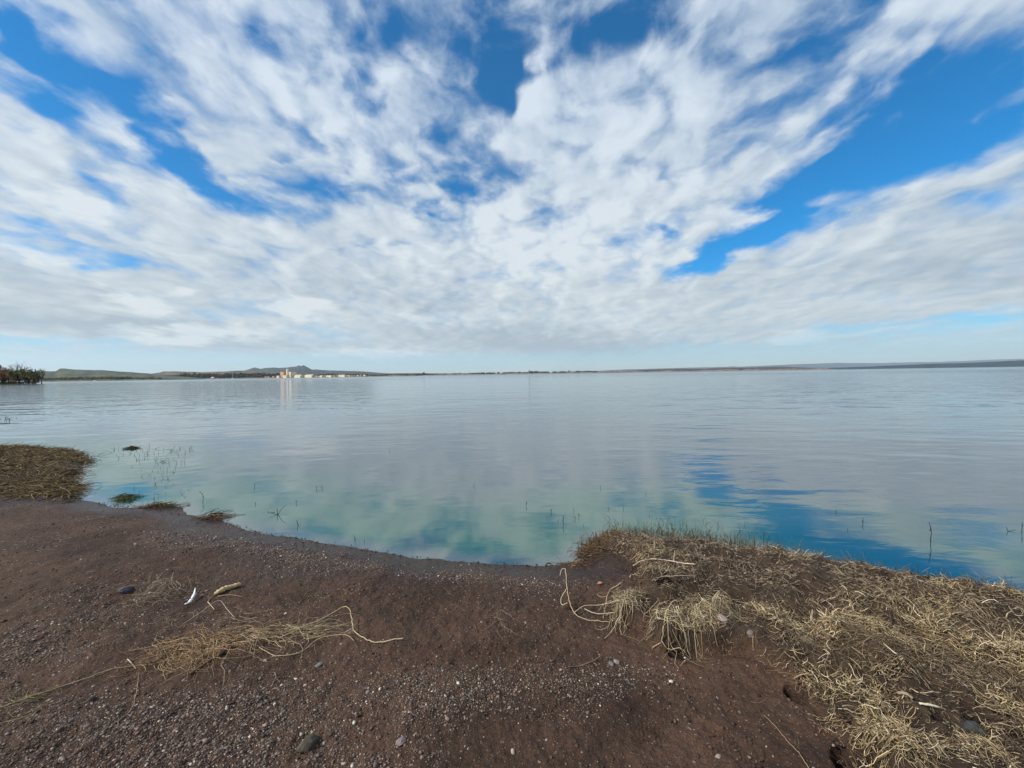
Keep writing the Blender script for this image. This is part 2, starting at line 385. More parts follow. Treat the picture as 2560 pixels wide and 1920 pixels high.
def ground_mat():
    m, t, b, out = new_mat('shore_ground')
    pos = t.new('ShaderNodeNewGeometry').outputs['Position']
    x, y, z = t.sep(pos)
    gr = t.attr('gravel'); mt = t.attr('matting'); hollow_shade = t.attr('hollow_shade')
    n1 = t.noise(pos, 1.6, 6, 0.6); n2 = t.noise(pos, 13, 6, 0.65); n3 = t.noise(pos, 90, 4, 0.7)
    sand = t.mix(t.mr(n1, .35, .65), (.046, .0235, .014), (.104, .056, .034))
    sand = t.mix(t.mr(n2, .3, .7), t.vmath('SCALE', sand, 0.78), sand)
    sand = t.mix(t.mr(n3, .35, .7, 0, 1), t.vmath('SCALE', sand, 0.6), t.vmath('SCALE', sand, 1.35))
    # grit: small stones seen as cells
    vc = t.new('ShaderNodeTexVoronoi'); t.l.new(pos, vc.inputs['Vector']); vc.inputs['Scale'].default_value = 105
    vd, vcol = vc.outputs['Distance'], vc.outputs['Color']
    r1, r2, r3 = t.sep(vcol)
    v2 = t.new('ShaderNodeTexVoronoi'); t.l.new(pos, v2.inputs['Vector']); v2.inputs['Scale'].default_value = 48
    s1, s2, s3 = t.sep(v2.outputs['Color'])
    grit = t.mix(r1, (.062, .038, .027), (.22, .160, .118))
    grit = t.mix(t.mr(r2, .90, .95), grit, (.36, .30, .27))
    pres = t.math('MULTIPLY', t.mr(vd, .42, .34), t.mr(t.math('ADD', r3, t.math('MULTIPLY', gr, .85)), .72, .80))
    col = t.mix(pres, sand, grit)
    grit2 = t.mix(s1, (.070, .046, .034), (.28, .21, .16))
    grit2 = t.mix(t.mr(s2, .95, .97), grit2, (.42, .37, .33))
    pres2 = t.math('MULTIPLY', t.mr(v2.outputs['Distance'], .38, .30), t.mr(t.math('ADD', s3, t.math('MULTIPLY', gr, .42)), .90, .95))
    col = t.mix(pres2, col, grit2)
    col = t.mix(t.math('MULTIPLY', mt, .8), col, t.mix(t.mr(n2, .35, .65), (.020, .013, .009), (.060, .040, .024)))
    col = t.mix(hollow_shade, col, (.009, .006, .0045))  # shade of the hollows painted near-black into the ground colour
    col = t.mix(t.math('MULTIPLY', t.attr('darkened'), .75), col, t.vmath('MULTIPLY', col, (.55, .50, .47)))
    # wet strip at the water's edge
    wetn = t.math('ADD', z, t.math('MULTIPLY', t.math('SUBTRACT', n1, .5), .05))
    wet = t.mr(wetn, .095, .030, 0, 1, True)
    col = t.mix(wet, col, t.vmath('SCALE', col, .62))
    far = t.mr(y, 40, 200)
    col = t.mix(far, col, (.07, .08, .035))
    clod = t.noise(t.mapping(pos, scale=(1, 1.6, 1)), 5.5, 5, .7)
    col = t.mix(t.mr(clod, .40, .28), col, t.vmath('SCALE', col, .45))
    t.put(b.inputs['Base Color'], col)
    t.put(b.inputs['Roughness'], t.mr(wet, 0, 1, .88, .34))
    b.inputs['Specular IOR Level'].default_value = 0.3
    h = t.math('ADD', t.math('MULTIPLY', pres, t.math('SUBTRACT', .5, vd)), t.math('MULTIPLY', t.math('MULTIPLY', pres2, t.math('SUBTRACT', .5, v2.outputs['Distance'])), 2.0))
    h = t.math('ADD', h, t.math('MULTIPLY', n3, .55))
    h = t.math('ADD', h, t.math('MULTIPLY', n2, 1.6))
    bp = t.new('ShaderNodeBump'); bp.inputs['Strength'].default_value = 1.0; bp.inputs['Distance'].default_value = .015
    t.put(bp.inputs['Height'], h); t.l.new(bp.outputs[0], b.inputs['Normal'])
    return m

def water_mat():
    m, t, b, out = new_mat('lake_water')
    pos = t.new('ShaderNodeNewGeometry').outputs['Position']
    x, y, z = t.sep(pos)
    dep = t.attr('offshore')
    n1 = t.noise(t.mapping(pos, scale=(.6, 1.3, 1)), 1.0, 4, .6)
    body = t.mix(t.mr(n1, .35, .65), (.014, .085, .055), (.038, .110, .072))
    # thin milky film by the edge, with the waterline's glint painted into its colour
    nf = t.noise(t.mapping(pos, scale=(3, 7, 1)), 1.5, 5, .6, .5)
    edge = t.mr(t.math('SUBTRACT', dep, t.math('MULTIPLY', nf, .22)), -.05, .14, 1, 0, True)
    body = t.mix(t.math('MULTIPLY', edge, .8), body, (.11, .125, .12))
    # darker patches; at right the blue sky's reflection painted into the body
    dk = t.attr('dark_reflect')
    body = t.mix(dk, body, (.002, .045, .060))
    far = t.mr(t.math('ADD', dep, t.math('MULTIPLY', n1, 1.6)), .9, 3.8, 0, 1, True)
    body = t.mix(far, body, (.055, .075, .082))
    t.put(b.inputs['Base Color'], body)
    t.put(b.inputs['Roughness'], t.mr(y, 60, 1500, .03, .28))
    b.inputs['IOR'].default_value = 1.75
    b.inputs['Specular IOR Level'].default_value = 1.0
    # ripples
    crest = t.mapping(pos, rot=(0, 0, rad(24)), scale=(.32, 1.0, 1))
    wv = t.noise(crest, 4.2, 3, .5, .6)
    crest2 = t.mapping(pos, rot=(0, 0, rad(26)), scale=(.22, 1.0, 1))
    wv2 = t.noise(crest2, 1.7, 2, .5, .3)
    fine = t.noise(t.mapping(pos, rot=(0, 0, rad(-8)), scale=(.55, 1, 1)), 17, 3, .55)
    zone = t.noise(t.mapping(pos, scale=(.5, 1, 1)), .22, 3, .5)
    right = t.mr(t.math('ADD', x, t.math('MULTIPLY', y, .25)), -1.0, 4.5, .25, 1.0, True)
    away = t.mr(y, 3, 30, .0, 1.0)
    amp = t.math('MULTIPLY', t.math('ADD', right, t.math('MULTIPLY', away, .7)), t.mr(zone, .35, .65, .5, 1.2))
    amp = t.math('MULTIPLY', amp, t.mr(dep, .2, 4.5, .22, 1))
    h = t.math('MULTIPLY', wv, t.math('MULTIPLY', amp, .008))
    h = t.math('ADD', h, t.math('MULTIPLY', wv2, t.math('MULTIPLY', amp, .020)))
    h = t.math('ADD', h, t.math('MULTIPLY', fine, t.math('MULTIPLY', t.mr(amp, 0, 1, .12, 1), .0008)))
    big = t.noise(t.mapping(pos, scale=(.5, 1, 1)), .35, 4, .6)
    h = t.math('ADD', h, t.math('MULTIPLY', t.math('MULTIPLY', big, away), .20))
    h = t.math('ADD', h, t.math('MULTIPLY', t.math('MULTIPLY', t.noise(t.mapping(pos, scale=(.4, 1, 1)), 1.3, 3, .6), t.mr(y, 8, 60)), .05))
    wt = t.new('ShaderNodeTexWave', wave_type='BANDS', bands_direction='Y', wave_profile='SIN')
    t.l.new(t.mapping(pos, rot=(0, 0, rad(22))), wt.inputs['Vector'])
    wt.inputs['Scale'].default_value = .42; wt.inputs['Distortion'].default_value = 5.0; wt.inputs['Detail'].default_value = 3; wt.inputs['Detail Scale'].default_value = .45; wt.inputs['Detail Roughness'].default_value = .5
    cz = t.noise(t.mapping(pos, rot=(0, 0, rad(22)), scale=(.4, 1, 1)), .5, 3, .5)
    cm = t.math('MULTIPLY', t.math('MULTIPLY', t.mr(cz, .42, .62), t.mr(x, .3, 3.0)), t.math('MULTIPLY', t.mr(dep, .25, 1.6), t.mr(y, 22, 8)))
    h = t.math('ADD', h, t.math('MULTIPLY', wt.outputs['Fac'], t.math('MULTIPLY', cm, .0055)))
    ds = t.noise(t.mapping(pos, scale=(.45, 1, 1)), .75, 2, .5)
    dm = t.math('MULTIPLY', t.mr(y, 9, 22), t.mr(t.math('DIVIDE', x, t.math('MAXIMUM', y, 1.0)), -.35, .55, .12, 1.0))
    h = t.math('ADD', h, t.math('MULTIPLY', t.mr(ds, .52, .72, 0, 1, True), t.math('MULTIPLY', dm, .07)))
    h = t.math('ADD', h, t.math('MULTIPLY', t.noise(t.mapping(pos, scale=(.6, 1, 1)), .9, 2, .5), t.mr(y, 200, 900, 0, .25)))
    bp = t.new('ShaderNodeBump'); bp.inputs['Strength'].default_value = 1.0; bp.inputs['Distance'].default_value = 1.0
    t.put(bp.inputs['Height'], h); t.l.new(bp.outputs[0], b.inputs['Normal'])
    return m

def tint_mat(name, rough=.75, var=.3, scale=60, trans=0.0):
    m, t, b, out = new_mat(name)
    co = t.new('ShaderNodeNewGeometry').outputs['Position']
    n = t.noise(co, scale, 3, .6)
    c = t.mix(t.mr(n, .3, .7), t.vmath('SCALE', t.attr('tint', 'Color'), 1 - var), t.vmath('SCALE', t.attr('tint', 'Color'), 1 + var * .5))
    t.put(b.inputs['Base Color'], c); b.inputs['Roughness'].default_value = rough; b.inputs['Specular IOR Level'].default_value = .25
    return m
M_ground = ground_mat(); M_water = water_mat()
M_straw = tint_mat('dry_stalk'); M_stone = tint_mat('stone', .7, .35, 45); M_leaf = tint_mat('foliage', .8, .2, 1.5); M_hill = tint_mat('hill_scrub', .95, .75, .045)

# ------------------------------------------------------------------ ground and water sheets (polar grids round the viewer)
def polar_axes(coarse=False):
    az = list(np.arange(-57, 57.001, 0.15 if not coarse else .6))
    az = az + list(np.arange(59, 303, 3.0))
    az = np.radians(np.array(az))
    r = [0.0001, .4, .8, 1.1]
    while r[-1] < 60: r.append(r[-1] + max(.0055, (.95 if not coarse else 3.5) * r[-1] ** 2 / 634))
    while r[-1] < 600 and not coarse: r.append(r[-1] * 1.022)
    while r[-1] < 9000: r.append(r[-1] * 1.12)
    return az, np.array(r)
def polar_grid(coarse=False):
    az, r = polar_axes(coarse)
    A, R = np.meshgrid(az, r)
    X = R * np.sin(A); Y = R * np.cos(A)
    n, m_ = A.shape
    i, j = np.meshgrid(np.arange(n - 1), np.arange(m_), indexing='ij')
    j2 = (j + 1) % m_
    q = np.stack([i * m_ + j, (i + 1) * m_ + j, (i + 1) * m_ + j2, i * m_ + j2], -1).reshape(-1, 4)
    return X.ravel(), Y.ravel(), q
X, Y, Q = polar_grid()
hh, ss, mR, mL, nRr, nLl = height(X, Y, True, True)
# tyre-tread prints pressed into the fine sand of the foreground
def treads(x, y, h):
    for (a, b, wid) in (((1598, 1765), (1660, 1790), .045), ((1790, 1790), (1930, 1860), .05), ((1680, 1912), (1790, 1890), .045)):
        p = plane_pt(np.array([a[0], b[0]]), np.array([a[1], b[1]]), .27); d = p[1] - p[0]; L = np.linalg.norm(d); d /= L
        u = (x - p[0][0]) * d[0] + (y - p[0][1]) * d[1]; v = -(x - p[0][0]) * d[1] + (y - p[0][1]) * d[0]
        msk = sstep(u, -.05, .0) * sstep(-u, -L - .05, -L) * sstep(-np.abs(v), -wid - .02, -wid)
        tri = np.abs(((v / .03) % 2) - 1)
        h = h + msk * (np.sin((u + tri * .013) * 2 * math.pi / .017) * .0024 - .003)
    return h
hh = treads(X, Y, hh)
grv = gravel_amt(X, Y) * (1 - mR * .75) * (1 - mL * .8)
HOLLOW_SHADE = [(1565,1325,50,22,0,1.2),(1475,1405,35,14,0,.7),(1660,1350,50,14,5,.7),(2290,1590,60,35,30,1.0),(2080,1680,60,50,45,.0),(1450,1285,30,22,0,.8),(2030,1560,30,12,20,.5),(2180,1640,50,30,40,.8),(1835,1612,26,60,-38,.9),(1940,1490,40,12,20,.7),(2120,1560,70,16,25,.8),(2200,1590,50,16,25,.8),(1690,1380,50,12,10,.6),(1720,1490,30,14,35,.8),(1770,1385,16,12,0,.6),(1870,1640,25,40,-30,.6),(1240,1312,18,7,0,.5)]  # hollows in the mat: ground lowered and their shade painted in
hollow_shade = np.clip(blob_field(X, Y, HOLLOW_SHADE) * 1.7 - .25 + fbm(X * 9, Y * 9, 3, 71) * .4, 0, 1) * (blob_field(X, Y, HOLLOW_SHADE) > .15)
hh = hh - hollow_shade * .11
DARKENED = [(1250,1490,360,80,0,.9),(100,1290,220,50,5,.6),(1720,1600,180,80,10,.7),(60,1640,260,70,0,.7),(700,1300,120,20,3,.5),(1480,1290,60,40,0,.5),(880,1330,160,22,3,.5),(1010,1400,160,36,0,.6)]  # broad patches of darker ground colour, broken up by noise
darkened = np.clip(blob_field(X, Y, DARKENED) + fbm(X * 3, Y * 3, 4, 77) * .5, 0, 1)
ground = mesh_np('ground', np.column_stack([X, Y, hh]), Q, M_ground, attrs={'darkened': darkened, 'gravel': grv, 'matting': np.clip(mR + mL, 0, 1), 'hollow_shade': hollow_shade})
tag(ground, kind='structure')

Xw, Yw, Qw = polar_grid(True)
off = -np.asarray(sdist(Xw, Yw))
dark_reflect = np.clip(blob_field(Xw, Yw, [(905,1165,60,22,0,1.1),(1085,1200,34,14,0,.7),(1065,1150,34,10,0,.6),(1900,1190,420,50,12,.9),(2150,1240,300,34,12,.9),(1750,1110,220,50,14,.4),(2050,1140,200,40,12,.2),(880,1115,50,12,0,.35),(600,1135,100,20,5,.4)]) + fbm(Xw * 1.5, Yw * 2.5, 3, 81) * .25, 0, 1)  # dark blue painted for reflected sky at right, plus smaller dark patches
keep = off > -1.0
kf = keep[Qw].any(1)
water = mesh_np('water', np.column_stack([Xw, Yw, np.zeros_like(Xw)]), Qw[kf], M_water, attrs={'offshore': off, 'dark_reflect': dark_reflect})
tag(water, kind='structure')

# ------------------------------------------------------------------ tubes
def tubes(P, Rr, sides=3):
    """P (n,k,3) paths, Rr (n,k) radii -> verts, quads, index of strand per vert"""
    n, k, _ = P.shape
    T = np.gradient(P, axis=1); T /= np.linalg.norm(T, axis=2, keepdims=True) + 1e-9
    ref = np.tile(np.array([.13, .27, .95]), (n, k, 1)); par = np.abs((T * ref).sum(2)) > .93
    ref[par] = (1, .1, 0)
    A = np.cross(T, ref); A /= np.linalg.norm(A, axis=2, keepdims=True) + 1e-9
    B = np.cross(T, A)
    ang = np.arange(sides) * 2 * math.pi / sides
    V = P[:, :, None, :] + Rr[:, :, None, None] * (np.cos(ang)[None, None, :, None] * A[:, :, None, :] + np.sin(ang)[None, None, :, None] * B[:, :, None, :])
    V = V.reshape(-1, 3)
    i, a, s = np.meshgrid(np.arange(n), np.arange(k - 1), np.arange(sides), indexing='ij')
    s2 = (s + 1) % sides; b0 = (i * k + a) * sides; b1 = b0 + sides
    q = np.stack([b0 + s, b0 + s2, b1 + s2, b1 + s], -1).reshape(-1, 4)
    idx = np.repeat(np.arange(n), k * sides)
    # caps
    caps = []
    base = (np.arange(n) * k) * sides; top = base + (k - 1) * sides
    if sides == 3:
        caps = [np.stack([base + 2, base + 1, base], -1), np.stack([top, top + 1, top + 2], -1)]
    elif sides >= 4:
        caps = [np.stack([base + j for j in range(sides)][::-1], -1), np.stack([top + j for j in range(sides)], -1)]
    return V, [q] + caps, idx

def litter(n, x, y, L, R, rise, curl, heading=None, hspread=6.3, k=5, lift=0.004, tilt=0.25):
    """short dry stalks strewn on the ground: x, y arrays of start points"""
    th = (rng.random(n) * 2 * math.pi) if heading is None else heading + (rng.random(n) - .5) * hspread
    P = np.zeros((n, k, 3)); cx, cy = x.copy(), y.copy(); step = L / (k - 1)
    up = (rng.random(n) - .25) * tilt
    zz = np.zeros(n)
    h0 = height(x, y)
    for j in range(k):
        P[:, j, 0] = cx; P[:, j, 1] = cy; P[:, j, 2] = zz
        th = th + (rng.random(n) - .5) * curl; up = up - .12 + (rng.random(n) - .5) * .5
        cx = cx + np.cos(th) * step * np.cos(up); cy = cy + np.sin(th) * step * np.cos(up); zz = zz + np.sin(up) * step
    hj = height(P[:, :, 0].ravel(), P[:, :, 1].ravel(), True).reshape(n, k)
    P[:, :, 2] = np.maximum(P[:, :, 2] + hj * .5 + h0[:, None] * .5 + rise[:, None] * .8, hj + lift)
    Rr = R[:, None] * np.linspace(1.0, .55, k)[None, :]
    return P, Rr

def pick(n_try, region, dens):
    """random ground points weighted by a density function; region = (x0,x1,y0,y1) world"""
    x = rng.uniform(region[0], region[1], n_try); y = rng.uniform(region[2], region[3], n_try)
    d = dens(x, y); k = rng.random(n_try) < d
    return x[k], y[k]
def in_view(x, y, margin=120):
    d0 = y * fwd[1] + (0 - CAM_H) * fwd[2]
    px = (x * RT[0] + y * RT[1] - CAM_H * RT[2]) / d0 * F0 + W0 / 2; py = H0 / 2 - (x * UP[0] + y * UP[1] - CAM_H * UP[2]) / d0 * F0
    return (d0 > 0) & (px > -margin * 2) & (px < W0 + margin * 3) & (py < H0 + margin * 3)

ico = []
ph = (1 + 5 ** .5) / 2
for a in (-1, 1):
    for b in (-ph, ph): ico += [(0, a, b), (a, b, 0), (b, 0, a)]
ico = np.array(ico) / math.hypot(1, ph)
def hull_faces(v):
    import itertools
    fs = []
    for t3 in itertools.combinations(range(len(v)), 3):
        a, b, c = v[list(t3)]; nn = np.cross(b - a, c - a); d = (v - a) @ nn
        if (d < 1e-6).all() or (d > -1e-6).all():
            fs.append(t3 if (d < 1e-6).all() else t3[::-1])
    return np.array(fs)
ico_f = hull_faces(ico)
octv = np.array([(1, 0, 0), (0, 1, 0), (-1, 0, 0), (0, -1, 0), (0, 0, 1), (0, 0, -1)], float); oct_f = hull_faces(octv)
def stones_np(x, y, z, size, base, faces, cols, rough=.28):
    n = len(x); nv = len(base)
    v = base[None] * (1 + rng.normal(0, rough * .55, (n, nv, 1)))
    v = v * np.stack([rng.uniform(.75, 1.3, n), rng.uniform(.6, 1.0, n), rng.uniform(.45, .8, n)], -1)[:, None, :]
    a = rng.random(n) * 6.283; ca, sa = np.cos(a), np.sin(a); tl = rng.normal(0, .35, n); ct, st = np.cos(tl), np.sin(tl)
    X_ = v[..., 0]; Y_ = v[..., 1]; Z_ = v[..., 2]
    Y2 = Y_ * ct[:, None] - Z_ * st[:, None]; Z2 = Y_ * st[:, None] + Z_ * ct[:, None]
    X3 = X_ * ca[:, None] - Y2 * sa[:, None]; Y3 = X_ * sa[:, None] + Y2 * ca[:, None]
    V = np.stack([X3, Y3, Z2], -1) * size[:, None, None] + np.stack([x, y, z], -1)[:, None, :]
    Fq = (faces[None] + (np.arange(n) * nv)[:, None, None]).reshape(-1, 3)
    return V.reshape(-1, 3), Fq, np.repeat(cols, nv, axis=0)

# ------------------------------------------------------------------ dry plant litter (uncountable: stuff)
STRAW = [(2100,1490,260,60,18,.4),(1960,1600,170,60,18,.15),(2150,1640,160,60,0,.5),(1900,1620,60,60,-30,.5),(1500,1372,80,35,0,.9),(1345,1320,60,34,0,.45),(1650,1365,160,26,3,.55),(1760,1400,120,45,15,1.0),(1950,1400,260,55,12,.95),(2150,1450,240,60,14,1.0),(2200,1540,120,40,20,.9),
         (1800,1500,120,50,38,1.0),(1900,1590,70,80,-30,1.1),(1960,1640,80,50,0,1.0),(1850,1450,120,40,25,.8),(2130,1610,90,50,30,.7),(2212,1640,90,60,0,.6),(1400,1225,60,50,50,.25),(2000,1330,150,30,8,.3),
         (2120,1290,150,18,10,.5),(1720,1212,40,16,0,.5),(2050,1560,80,45,20,-.55),(2020,1605,90,45,20,-.6),(1560,1325,45,16,0,-.8),(2290,1600,50,30,30,-.6),(1830,1600,18,50,-35,-.3)]
def straw_d(x, y): return np.clip(blob_field(x, y, STRAW), 0, 1.2) * (1 - .85 * np.clip(blob_field(x, y, HOLLOW_SHADE) * 1.5 - .35, 0, 1))
def pal(n, cols, w):
    c = np.array(cols)[rng.choice(len(cols), n, p=np.array(w) / sum(w))]
    return c * rng.uniform(.75, 1.2, (n, 1))
def build_litter(name, x, y, L, R, rise, curl, cols, w, label, cat, **kw):
    n = len(x); P, Rr = litter(n, x, y, L, R, rise, curl, **kw)
    V, Fq, idx = tubes(P, Rr, 3)
    o = mesh_np(name, V, Fq, M_straw, colors=pal(n, cols, w)[idx])
    return tag(o, label, cat, kind='stuff')
def dR(x, y): return matmask(x, y, mat_R, 0) + fbm(x * 5, y * 5, 3, 11) * .08
REG = (-.5, 7.5, .7, 5.2)
# pale tangled stalks of the mat
x, y = pick(700000, REG, lambda x, y: np.where(in_view(x, y), (straw_d(x, y) ** 1.3) * .95 * np.clip(.5 + fbm(x * 6, y * 6, 3, 91) * 3.2, .0, 1) * sstep(dR(x, y), -.09, .01), 0))
n = len(x); r = np.hypot(x, y); sz = np.clip(r / 2.4, .8, 1.3)
build_litter('dry_grass', x, y, rng.uniform(.02, .085, n) * sz, (.0007 + .0021 * rng.random(n) ** 1.8) * sz, rng.random(n) ** 1.3 * .08 * np.clip(straw_d(x, y), .2, 1), 2.0,
             [(.52, .40, .23), (.42, .31, .165), (.66, .55, .37), (.21, .15, .085), (.08, .055, .03)], [5, 5, 3, 3, 3],
             'pale matted dead grass and stalks covering the right-hand bank', 'dead grass', tilt=1.5)
print('straw', n)
# fine dark thatch under and between
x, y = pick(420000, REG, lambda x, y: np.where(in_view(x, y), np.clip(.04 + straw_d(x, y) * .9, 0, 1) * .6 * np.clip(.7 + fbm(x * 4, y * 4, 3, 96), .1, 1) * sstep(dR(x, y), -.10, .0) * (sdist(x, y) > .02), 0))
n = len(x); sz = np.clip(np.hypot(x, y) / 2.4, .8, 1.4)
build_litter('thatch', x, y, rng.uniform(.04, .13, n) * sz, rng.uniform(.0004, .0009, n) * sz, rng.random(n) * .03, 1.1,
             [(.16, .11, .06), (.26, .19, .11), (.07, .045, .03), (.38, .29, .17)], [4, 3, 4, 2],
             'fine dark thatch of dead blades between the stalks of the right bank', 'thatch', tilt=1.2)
# darker broken bits all over the mat
x, y = pick(420000, REG, lambda x, y: np.where(in_view(x, y), .42 * np.clip(.6 + fbm(x * 3, y * 3, 3, 92), .1, 1) * sstep(dR(x, y), -.05, .05) * (sdist(x, y) > .02), 0))
n = len(x); sz = np.clip(np.hypot(x, y) / 2.6, .8, 1.5)
build_litter('plant_litter', x, y, rng.uniform(.012, .042, n) * sz, rng.uniform(.0010, .0026, n) * sz, rng.random(n) ** 2 * .016, 1.6,
             [(.20, .145, .095), (.30, .235, .16), (.11, .075, .05), (.38, .31, .22), (.05, .035, .025)], [4, 4, 3, 2, 2],
             'broken brown stalk bits strewn over the right-hand bank', 'plant litter', tilt=1.2)
print('litter', n)
# left mat
def dLf(x, y): return matmask(x, y, mat_L, 0) + fbm(x * 5, y * 5, 3, 12) * .1
x, y = pick(160000, (-17, -4, 4.5, 10.5), lambda x, y: np.where(in_view(x, y), .6 * np.clip(.6 + fbm(x * 2.5, y * 4, 3, 93) * 1.2, .1, 1) * sstep(dLf(x, y), -.08, .03), 0))
n = len(x)
build_litter('matted_grass', x, y, rng.uniform(.08, .26, n), rng.uniform(.0025, .006, n), rng.random(n) ** 1.5 * .05, 1.2,
             [(.18, .12, .055), (.26, .185, .085), (.09, .055, .03), (.12, .09, .035), (.34, .26, .15)], [4, 3, 5, 3, 1],
             'olive brown mat of dead grass on the spit at the left edge', 'dead grass', tilt=.7)
print('leftmat', n)
# loose twigs on the open gravel
x, y = pick(9000, (-7, 2.5, .8, 6.5), lambda x, y: np.where(in_view(x, y) & (sdist(x, y) > .12) & (dR(x, y) < 0), .10 * np.clip(.5 + fbm(x * 2, y * 2, 3, 94) * 1.5, 0.02, 1) + .35 * blob_field(x, y, [(60,1270,120,30,0,1),(400,1265,80,30,0,.8),(1100,1330,120,40,0,.4),(1250,1320,100,40,0,.5),(100,1350,160,40,20,.5),(650,1340,120,40,0,.5)]), 0))
n = len(x)
build_litter('twig_litter', x, y, rng.uniform(.03, .14, n), rng.uniform(.0006, .0016, n), rng.random(n) * .008, 1.0,
             [(.16, .11, .07), (.34, .26, .17), (.24, .17, .11), (.08, .05, .035)], [4, 3, 3, 2],
             'fine loose twigs and stems scattered on the brown gravel', 'twigs', tilt=.3)
print('twigs', n)
# low green-brown grass standing along the mound's waterline
def upright(n, x, y, H, R, lean, k=4, z0=None):
    th = rng.random(n) * 6.283; P = np.zeros((n, k, 3))
    if z0 is None: z0 = height(x, y)
    le = rng.random(n) * lean
    for j in range(k):
        f = j / (k - 1); P[:, j, 0] = x + np.cos(th) * le * H * f ** 1.6; P[:, j, 1] = y + np.sin(th) * le * H * f ** 1.6; P[:, j, 2] = z0 - .01 + H * f * (1 - .25 * le * f)
    return P, R[:, None] * np.linspace(1, .35, k)[None, :]
rim = px_poly([(1262,1184),(1300,1160),(1330,1152),(1400,1150),(1500,1158),(1560,1167),(1620,1182),(1700,1195)], 0.02)
rim2 = px_poly([(1700,1196),(1760,1207),(1900,1232),(2060,1262),(2212,1285),(2300,1300)], 0.02)
def along(pl, n, spread):
    sl = np.linalg.norm(np.diff(pl, axis=0), axis=1); c = np.concatenate([[0], np.cumsum(sl)]); u = rng.random(n) * c[-1]
    return np.interp(u, c, pl[:, 0]) + rng.normal(0, spread, n), np.interp(u, c, pl[:, 1]) + rng.normal(0, spread, n)
xa, ya = along(rim, 900, .07); xb, yb = along(rim[2:], 260, .2); xc, yc = along(rim2, 420, .07)
x = np.concatenate([xa, xb, xc]); y = np.concatenate([ya, yb + .08, yc]); n = len(x)
P, Rr = upright(n, x, y, rng.uniform(.03, .12, n), rng.uniform(.0015, .003, n), .9, z0=np.maximum(height(x, y), 0))
V, Fq, idx = tubes(P, Rr, 3)
tag(mesh_np('shore_grass', V, Fq, M_straw, colors=pal(n, [(.07, .075, .03), (.14, .12, .05), (.24, .17, .08), (.045, .04, .022)], [4, 4, 2, 3])[idx]),
    'short green-brown grass standing along the wet rim of the right bank', 'grass', kind='stuff')
xa, ya = along(px_poly([(200,1086),(300,1100),(400,1114),(484,1129),(560,1150),(650,1166),(750,1183),(850,1198),(950,1211),(1050,1219),(1150,1222),(1220,1218)], 0.0), 520, .022)
n = len(xa); siz = .003 + .007 * rng.random(n) ** 2
v, f, c = stones_np(xa, ya, np.maximum(height(xa, ya), 0) + siz * .2, siz, ico, ico_f, pal(n, [(.03, .022, .018), (.08, .055, .04), (.16, .12, .09)], [4, 3, 1]))
tag(mesh_np('shore_debris', v, f, M_stone, colors=c), 'dark wet grit and bits lined up along the water edge of the bay', 'grit', kind='stuff')
# scattered weed tips poking out of the water
WEED = [(360,1000,70,40,20,1.2),(350,1050,60,30,0,1),(310,985,80,14,0,.7),(390,975,50,10,0,.6),(290,970,60,6,0,.6),(200,995,20,18,0,.8),(330,1075,60,14,0,.6),(14,905,24,5,0,.35)]
def weed_d(x, y): return np.clip(blob_field(x, y, WEED), 0, 1)
xs = []; ys = []
for (cx, cy, a, b_, tl, w_) in WEED:
    k = int(30 * w_); px = rng.normal(cx, a * .45, k); py = rng.normal(cy, b_ * .5, k); p = plane_pt(px * K, py * K, 0)
    xs.append(p[:, 0]); ys.append(p[:, 1])
x = np.concatenate(xs); y = np.concatenate(ys); ok = sdist(x, y) < -.05; x = x[ok]; y = y[ok]; n = len(x)
d_ = np.hypot(x, y)
P, Rr = upright(n, x, y, rng.uniform(.025, .075, n) * d_ / 7, rng.uniform(.0018, .0036, n) * d_ / 8, 1.6, z0=np.zeros(n))
V, Fq, idx = tubes(P, Rr, 3)
tag(mesh_np('water_weeds', V, Fq, M_straw, colors=pal(n, [(.03, .035, .025), (.06, .055, .03)], [2, 1])[idx]),
    'thin dark weed tips scattered in the shallow water by the left spit', 'water weeds', kind='stuff')

# ------------------------------------------------------------------ gravel
GC = [(.095, .064, .050), (.16, .115, .092), (.24, .185, .15), (.050, .034, .028), (.34, .28, .23), (.60, .52, .43), (.12, .11, .105), (.14, .07, .045)]
GW = [5, 6, 4, 5, 1.8, .6, 1.2, 1]
parts = []
def gdens(mult):
    return lambda x, y: np.where(in_view(x, y), mult * gravel_amt(x, y) ** 1.5 * (sdist(x, y) > .03) * (1 - .8 * sstep(dR(x, y), -.02, .05)), 0)
for (ntry, reg, lo, hi, base, faces, mult) in ((330000, (-4.4, 4.2, .9, 3.6), .0028, .0062, octv, oct_f, 1.2), (120000, (-7, 6, .9, 5.0), .0045, .0100, ico, ico_f, .8), (14000, (-7, 6, .9, 5.6), .008, .018, ico, ico_f, .35)):
    x, y = pick(ntry, reg, gdens(mult)); n = len(x); size = lo + (hi - lo) * rng.random(n) ** 2.2
    z = height(x, y) + size * .12
    parts.append(stones_np(x, y, z, size, base, faces, pal(n, GC, GW))); print('gravel', n)
